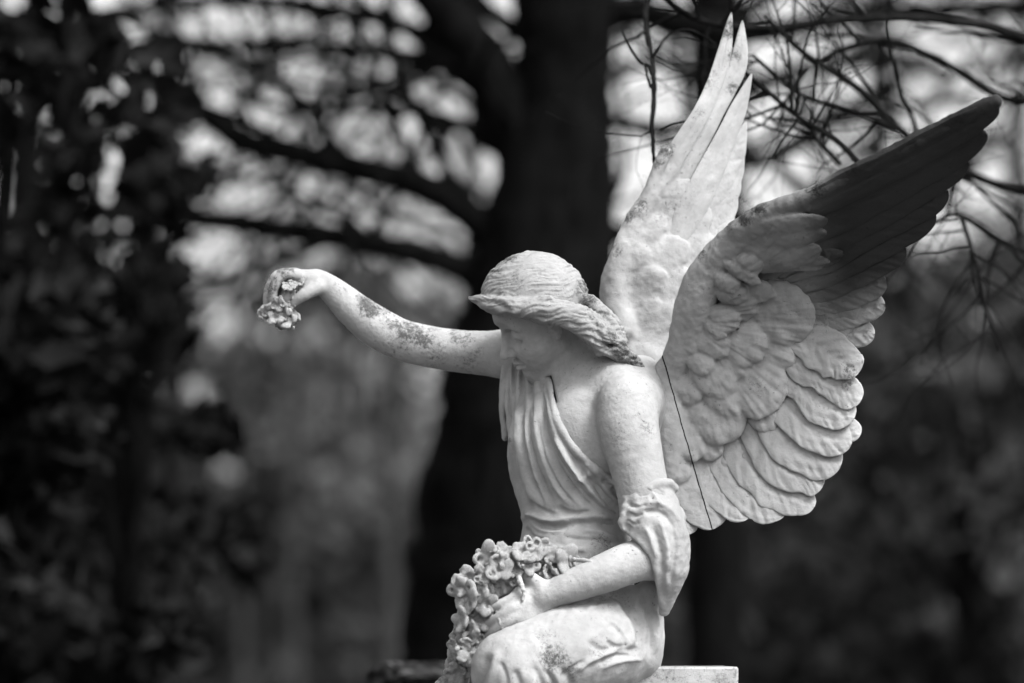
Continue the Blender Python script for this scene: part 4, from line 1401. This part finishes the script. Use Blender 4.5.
# evergreen shrubs with large leaves at the left, nearer than the trees
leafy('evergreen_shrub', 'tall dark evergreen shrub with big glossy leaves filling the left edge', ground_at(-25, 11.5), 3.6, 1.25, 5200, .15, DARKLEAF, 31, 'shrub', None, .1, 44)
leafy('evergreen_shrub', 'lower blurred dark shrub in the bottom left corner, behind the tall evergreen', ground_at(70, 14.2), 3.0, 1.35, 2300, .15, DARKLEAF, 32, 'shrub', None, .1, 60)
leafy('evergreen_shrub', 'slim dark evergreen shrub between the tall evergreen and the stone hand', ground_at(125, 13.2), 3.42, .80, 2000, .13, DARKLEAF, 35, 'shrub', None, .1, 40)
# dim growth at the right behind the wing
for k, (px, d, h, w, m) in enumerate(((830, 24, 3.6, 2.4, DIMLEAF), (960, 22, 3.9, 2.2, DIMLEAF), (1060, 25, 4.2, 2.4, DIMLEAF), (770, 30, 3.2, 2.0, DIMLEAF), (895, 28, 4.2, 2.4, DIMLEAF))):
    leafy('evergreen_tree', ['dim evergreen behind the lower feathers of the near wing', 'dim evergreen below the tip of the dark wing', 'dim evergreen at the right edge of the picture', 'dim small evergreen just right of the stone block', 'dim taller evergreen farther back, under the dark wing'][k],
          ground_at(px, d), h, w, 2600, .17, m, 40 + k, 'tree', 'evergreens at the right', .12, 34)
# the wood across the clearing
lab = ['pale bushy tree of the far wood beside the dark trunk', 'grey bushy tree of the far wood under the outstretched arm', 'broad grey tree of the far wood below the stone hand', 'grey tree of the far wood behind the shrub leaves', 'rounded far tree behind the left shrub', 'far tree of the wood left of the block',
       'far tree of the wood behind the wing root', 'far tree of the wood beneath the dark wing', 'far tree of the wood at the right edge', 'small far tree beside the gravestone']
for k, (px, d, h, w, m) in enumerate(((400, 48, 6.3, 3.2, PALELEAF), (330, 52, 6.6, 3.6, MIDLEAF), (260, 50, 6.2, 3.6, MIDLEAF), (180, 55, 7.0, 3.8, MIDLEAF), (90, 52, 6.6, 3.8, DIMLEAF), (450, 56, 6.5, 3.2, MIDLEAF),
                                         (640, 54, 6.5, 4.0, MIDLEAF), (860, 56, 7.0, 4.5, MIDLEAF), (1000, 52, 7.0, 4.5, DIMLEAF), (370, 44, 3.2, 2.2, MIDLEAF))):
    leafy('wood_tree', lab[k], ground_at(px, d), h, w, 2600, .24, m, 60 + k, 'tree', 'trees of the far wood', .14, 40, GREYBARK)
# pale trunks in front of that wood
for k, (px, d, r, lb) in enumerate(((388, 40, 9, 'pale slim trunk left of the massive dark tree'), (292, 42, 6, 'thin pale trunk below the stone hand'), (240, 38, 5, 'thin grey trunk beside the shrub leaves'), (345, 46, 6, 'thin pale trunk under the outstretched elbow'))):
    bare_tree('slim_tree', lb, d, [(px + 3, 690, r), (px, 500, r * .9), (px + 4, 350, r * .8), (px - 2, 200, r * .6), (px + 5, 60, r * .4), (px, -60, r * .2)],
              [[(px, 330, r * .4), (px - 30, 260, r * .3), (px - 50, 180, r * .2)], [(px + 2, 280, r * .4), (px + 30, 200, r * .3), (px + 40, 120, r * .2)]], 70 + k, GREYBARK, 8, 1.6, 2, 'slim trunks at the clearing', sides=8)
# bare crowns against the sky
for k, (px, d, lb) in enumerate(((170, 26, 'bare tree crown against the sky at the upper left'), (475, 30, 'bare tree crown against the sky, half behind the massive trunk'), (880, 27, 'bare tree crown against the sky above the dark wing'), (1020, 31, 'bare tree crown against the sky at the right edge'), (30, 24, 'bare dark tree at the left edge behind the shrub'))):
    r = 13 if k != 4 else 26
    rg = np.random.default_rng(200 + k)
    lm = []
    for q in range(7):
        y0 = 330 - q * 55; sx = -1 if q % 2 else 1
        lm.append([(px, y0, r * .45), (px + sx * 45, y0 - 50 + rg.uniform(-15, 15), r * .35), (px + sx * 100, y0 - 80 + rg.uniform(-30, 30), r * .26), (px + sx * 160, y0 - 100 + rg.uniform(-50, 50), r * .15)])
    bare_tree('bare_tree', lb, d, [(px, 690, r * 1.2), (px + 4, 400, r), (px - 4, 200, r * .8), (px + 6, 0, r * .6), (px, -200, r * .35)], lm, 80 + k, BARK2 if k != 4 else BARK, 5, 1.5, 3, 'bare trees against the sky', sides=9)
# undergrowth and the far edge of the wood: one uncountable mass
rng_ = np.random.default_rng(9)
n_ = 16000
xs = rng_.uniform(-30, 30, n_); ys = rng_.uniform(60, 95, n_)
top = 5.5 + 1.5 * np.sin(xs * .35) + 1.2 * np.sin(xs * .9 + 1)
c_ = np.stack([xs, ys, np.abs(rng_.uniform(0, 1, n_)) ** .8 * top], 1)
V, F = leaf_cloud(n_, rng_, c_, np.full((n_, 3), .3), .75)
V[:, 2] = np.maximum(V[:, 2], .03)
fw = mesh_np('far_wood', V, F, MIDLEAF, None, smooth=False)
tag(fw, kind='stuff')
# ------------------------------------------------------------------ carved flowers
def flower_mesh(seed, R=10.0, worn=0.0):
    rg = np.random.default_rng(seed)
    pr = []
    n = rg.integers(4, 7)
    for k in range(n):
        a = 2 * math.pi * (k + rg.uniform(-.2, .2)) / n
        d = np.array([math.cos(a), math.sin(a), 0])
        up_ = rg.uniform(.05, .35)
        c = d * R * rg.uniform(.45, .62) + np.array([0, 0, R * up_])
        t = d * math.cos(.6) + np.array([0, 0, math.sin(.6)]) * rg.uniform(.4, 1)
        t /= np.linalg.norm(t)
        q = np.cross([0, 0, 1.0], d); q /= np.linalg.norm(q)
        nrm = np.cross(t, q)
        pr.append(('+', 1.5 if k else 0, ell(c, (R * rg.uniform(.46, .6), R * rg.uniform(.38, .52), R * rg.uniform(.17, .26)), np.stack([t, q, nrm]))))
        if rg.random() < .25:
            pr.append(('-', 1.2, sph(c + nrm * R * .16 + d * R * .12, R * rg.uniform(.14, .22))))
    pr.append(('+', 1.5, sph((0, 0, -R * .05), R * .38)))
    pr.append(('-', 1.0, sph((R * rg.uniform(-.1, .1), R * rg.uniform(-.1, .1), R * .40), R * .26)))
    for k in range(2):
        a = rg.uniform(0, 6.28)
        pr.append(('+', 1.0, sph((math.cos(a) * R * .8, math.sin(a) * R * .8, -R * .1), R * rg.uniform(.14, .22))))
    V, F = carve(pr, (-R * 1.4,) * 3, (R * 1.4,) * 3, R * .085)
    V = relax(V, F, 1, .5)
    N = normals(V, F)
    V = V + N * (vnoise(V / 3.2 + seed) * (.40 + worn) + vnoise(V / 1.7 + seed) * worn * .6)[:, None]
    return V, F


def leaf_mesh(seed, R=10.0):
    rg = np.random.default_rng(seed)
    pts = [(-.9, 0, 0, .10), (-.3, rg.uniform(-.1, .1), .15, .34), (.2, rg.uniform(-.1, .1), .22, .36), (.7, rg.uniform(-.2, .2), .05, .18), (1.0, rg.uniform(-.2, .2), -.12, .07)]
    c = crom([[p[0] * R, p[1] * R, p[2] * R, p[3] * R] for p in pts], 4)
    pr = [('+', 2 if i else 0, ell((c[i, :3] + c[i + 1, :3]) / 2, (R * .22, c[i, 3], R * .10))) for i in range(len(c) - 1)]
    pr.append(('-', 1, cap((-R * .8, 0, R * .32), (R * .8, 0, R * .25), R * .07, R * .04)))
    V, F = carve(pr, (-R * 1.4,) * 3, (R * 1.4,) * 3, R * .085)
    V = relax(V, F, 1, .5)
    N = normals(V, F)
    V = V + N * (vnoise(V / 3.0 + seed) * .5)[:, None]
    return V, F


BLOOM = [flower_mesh(300 + k) for k in range(6)] + [leaf_mesh(400 + k) for k in range(2)] + [flower_mesh(500 + k, worn=1.0) for k in range(4)]
bloom_me = []
MD = FRAME * S                                          # carving frame to world, as a linear map


def bloom(k, c, r, parent, rg, face=(-.2, .3, 1.0)):
    """one carved flower at carving point c, turned roughly outwards"""
    if k >= len(bloom_me) or bloom_me[k] is None:
        while len(bloom_me) <= k: bloom_me.append(None)
        V, F = BLOOM[k]
        o = mesh_np('leaf' if k in (6, 7) else 'flower', V / 10.0, F, STONE, parent, attrs={'lichen': np.full(len(V), .28)})
        bloom_me[k] = o.data
    else:
        o = bpy.data.objects.new('leaf' if k in (6, 7) else 'flower', bloom_me[k])
        COL.objects.link(o)
        o.parent = parent
    z = np.asarray(face, float) + rg.normal(0, .28, 3); z /= np.linalg.norm(z)
    a = rg.normal(0, 1, 3); x = a - (a @ z) * z; x /= np.linalg.norm(x)
    y = np.cross(z, x)
    M = np.stack([x, y, z], 1)                          # columns: bloom axes in carving frame
    Mw = (FRAME.T @ M) * (r * S)
    M4 = Matrix.Identity(4)
    for i in range(3):
        for j in range(3): M4[i][j] = Mw[i, j]
    loc = to_world(np.asarray(c)[None])[0] - BASE
    for i in range(3): M4[i][3] = loc[i]
    o.matrix_local = M4
    return o


rgf = np.random.default_rng(5)
gar = [('+', 0, chain([(448, 690, 72, 13), (456, 662, 82, 13), (466, 628, 92, 16), (476, 600, 94, 17), (494, 580, 97, 16), (522, 567, 100, 13), (550, 562, 98, 11), (574, 562, 94, 8), (590, 566, 96, 4)]))]
gar.append(('+', 8, chain([(490, 596, 98, 12), (508, 592, 100, 11), (522, 584, 104, 9)])))
gar.append(('+', 8, chain([(492, 636, 104, 5), (474, 645, 98, 11), (460, 660, 90, 12)])))
gar.append(('+', 6, chain([(446, 690, 72, 14), (442, 730, 66, 12), (440, 770, 60, 6)])))
gar0 = gar
Vg, Fg = carve(gar, (-85, -440, 40), (95, -200, 130), 1.5)
Ng = normals(Vg, Fg)
Vg = Vg + Ng * (vnoise(Vg / 7.0) * 3.0 + vnoise(Vg / 3.5) * 1.4)[:, None]
garmap = frontmap(Vg)
Vg = Vg - Ng * 4.0
garland = part('flower_garland', Vg, Fg, STONE, attrs={'lichen': np.full(len(Vg), .45)})
LAP = [  # px, py, size, kind
    (463, 583, 10, 0), (457, 592, 9, 1), (470, 578, 9, 2), (479, 575, 8, 3), (466, 598, 10, 4), (478, 592, 9, 5), (456, 606, 8, 2), (458, 620, 8, 0),
    (492, 560, 11, 1), (502, 556, 10, 3), (488, 570, 9, 4), (500, 569, 10, 5), (510, 562, 9, 0), (486, 583, 8, 6), (494, 590, 9, 7),
    (524, 556, 10, 2), (534, 553, 10, 3), (543, 549, 8, 0), (540, 561, 10, 4), (551, 556, 9, 5), (528, 566, 9, 1), (516, 570, 8, 2), (560, 552, 8, 3), (564, 561, 10, 0),
    (556, 569, 8, 1), (573, 562, 7, 4), (581, 560, 6, 6), (548, 572, 7, 5), (521, 578, 7, 0), (523, 588, 7, 3),
    (464, 612, 10, 5), (472, 606, 9, 1), (481, 604, 9, 2), (488, 612, 7, 0), (470, 622, 10, 3), (479, 617, 10, 4), (466, 633, 9, 0), (476, 630, 9, 5), (460, 640, 9, 1), (486, 624, 7, 2),
    (498, 618, 6, 3), (501, 630, 5.5, 6), (504, 608, 7, 1), (470, 641, 9, 4), (455, 650, 9, 6), (463, 652, 9, 2), (452, 660, 8, 3), (472, 652, 8, 7), (452, 672, 8, 0), (462, 668, 8, 5),
    (447, 682, 8, 1), (457, 684, 8, 7), (450, 645, 7, 5), (482, 638, 7, 0), (530, 574, 7, 4), (512, 577, 7, 5), (446, 697, 9, 2), (455, 700, 9, 3), (444, 715, 9, 0), (452, 722, 8, 4), (442, 740, 8, 1), (448, 752, 7, 5),
]
for n_, (x, y, r, k) in enumerate(LAP):
    if n_ % 4 == 2 and y < 690: continue
    x = x + (5 if x < 482 else 0)
    w_ = garmap(x, y)
    if w_ < 0: w_ = 90.0
    if k < 6 and n_ % 3 == 0: k = 8 + n_ % 4
    bloom(k, P(x, y, w_ - .5 + rgf.normal(0, 2.0)), r * (1.4 if k in (6, 7) else 1.5) * rgf.uniform(.8, 1.15), garland, rgf, face=((x - 500) / 90.0 - .1, (600 - y) / 90.0 * .7 + .2, 1.0))
# dangling stems over the wrist and the back of the hand
for pts in ([(566, 560, 104, 3), (580, 560, 112, 2.2), (592, 563, 121, 1.8), (598, 571, 125, 1.5), (600, 580, 126, .9)],
            [(518, 574, 112, 3), (521, 584, 125, 2.6), (524, 592, 129, 2.2), (523, 600, 130, 1.2)],
            [(498, 612, 119, 2.5), (501, 622, 128, 2.6), (504, 631, 128, 2.2), (506, 637, 126, 1.0)],
            [(527, 549, 96, 2), (524, 541, 90, 1.6), (528, 537, 88, 2.2), (532, 541, 88, 1.2)]):
    Vt, Ft = carve([('+', 0, chain(pts))], np.min([P(*p[:3]) for p in pts], 0) - 5, np.max([P(*p[:3]) for p in pts], 0) + 5, .6)
    Nt = normals(Vt, Ft)
    Vt = Vt + Nt * (vnoise(Vt / 2.5) * .7)[:, None]
    part('stem', Vt, Ft, STONE, garland, attrs={'lichen': np.full(len(Vt), .2)})
# the flowers in the outstretched hand
pos = [('+', 0, chain([(300, 284, -66, 5), (292, 290, -66, 7), (286, 302, -66, 8), (280, 313, -66, 9), (284, 322, -66, 6)]))]
pos.append(('+', 4, chain([(286, 310, -64, 6), (296, 317, -62, 4)])))
Vp, Fp = carve(pos, (-262, -5, -85), (-200, 70, -45), 1.0)
Np = normals(Vp, Fp)
Vp = Vp + Np * (vnoise(Vp / 4.0) * 1.8 + vnoise(Vp / 2.0) * .7)[:, None]
posy = part('flower_posy', Vp, Fp, STONE, attrs={'lichen': np.full(len(Vp), .6)})
for x, y, w_, r, k in ((299, 283, -62, 6.5, 0), (290, 287, -58, 7, 1), (302, 292, -60, 5, 2), (296, 297, -58, 5.5, 3), (279, 304, -57, 8, 4), (270, 311, -60, 8, 5), (284, 312, -56, 8, 0), (276, 319, -58, 7, 2),
                       (287, 322, -58, 6.5, 3), (297, 316, -58, 5, 6), (266, 314, -66, 5.5, 1), (281, 326, -62, 5, 4), (291, 306, -56, 5, 5)):
    bloom(8 + k % 4 if k != 6 else k, P(x, y, w_ + rgf.normal(0, 2)), r * (1.35 if y > 300 else 1.15) * rgf.uniform(.7, 1.35), posy, rgf, face=(-.1, .2, 1))
# ------------------------------------------------------------------ ground
m_, nt_g, b_ = node_mat('pale_gravel_ground')
tc = nd(nt_g, 'ShaderNodeTexCoord').outputs['Object']
c_ = ramp(nt_g, noise(nt_g, tc, .5, 6, .6), [(.35, .04), (.65, .09)])
nt_g.links.new(c_, b_.inputs['Base Color'])
b_.inputs['Roughness'].default_value = .95
R_ = 900.0
ground = mesh_np('ground', np.array([[-R_, -R_, 0], [R_, -R_, 0], [R_, R_, 0], [-R_, R_, 0]]), np.array([[0, 1, 2, 3]]), m_, smooth=False)
tag(ground, kind='structure')
# ------------------------------------------------------------------ camera, light
cam = bpy.data.cameras.new('camera')
co = bpy.data.objects.new('camera', cam)
COL.objects.link(co)
co.location = CAM
co.rotation_euler = (math.pi / 2 + PITCH, 0, 0)
cam.lens = 135
cam.sensor_width = 36
cam.clip_start = .1
cam.clip_end = 2000
cam.dof.use_dof = True
cam.dof.focus_distance = (FPX - 55) * S
cam.dof.aperture_fstop = 1.9
scene.camera = co

SUN = np.array([.45, -.42, .79]); SUN /= np.linalg.norm(SUN)
world = bpy.data.worlds.new('World')
scene.world = world
world.use_nodes = True
nt = world.node_tree
bg = nt.nodes['Background']
sky = nt.nodes.new('ShaderNodeTexSky')
sky.sky_type = 'NISHITA'
sky.sun_disc = False
sky.sun_elevation = math.asin(SUN[2])
sky.sun_rotation = math.atan2(SUN[0], SUN[1])
sky.air_density = 1.0
sky.dust_density = 5.0
bw = nt.nodes.new('ShaderNodeRGBToBW')
nt.links.new(sky.outputs[0], bw.inputs[0])
nt.links.new(bw.outputs[0], bg.inputs['Color'])
bg.inputs['Strength'].default_value = .15
sl = bpy.data.lights.new('sun', 'SUN')
sl.energy = 1.7
sl.angle = math.radians(18)
so = bpy.data.objects.new('sun', sl)
COL.objects.link(so)
so.location = (3, -4, 8)
so.rotation_euler = Vector(-SUN).to_track_quat('-Z', 'Y').to_euler()
vs = scene.view_settings
vs.view_transform = 'Standard'
vs.look = 'None'
vs.exposure = 1.6
vs.gamma = 1.0
scene.render.engine = 'CYCLES'
scene.cycles.use_denoising = True
scene.cycles.max_bounces = 6
scene.cycles.diffuse_bounces = 3
scene.cycles.use_adaptive_sampling = False
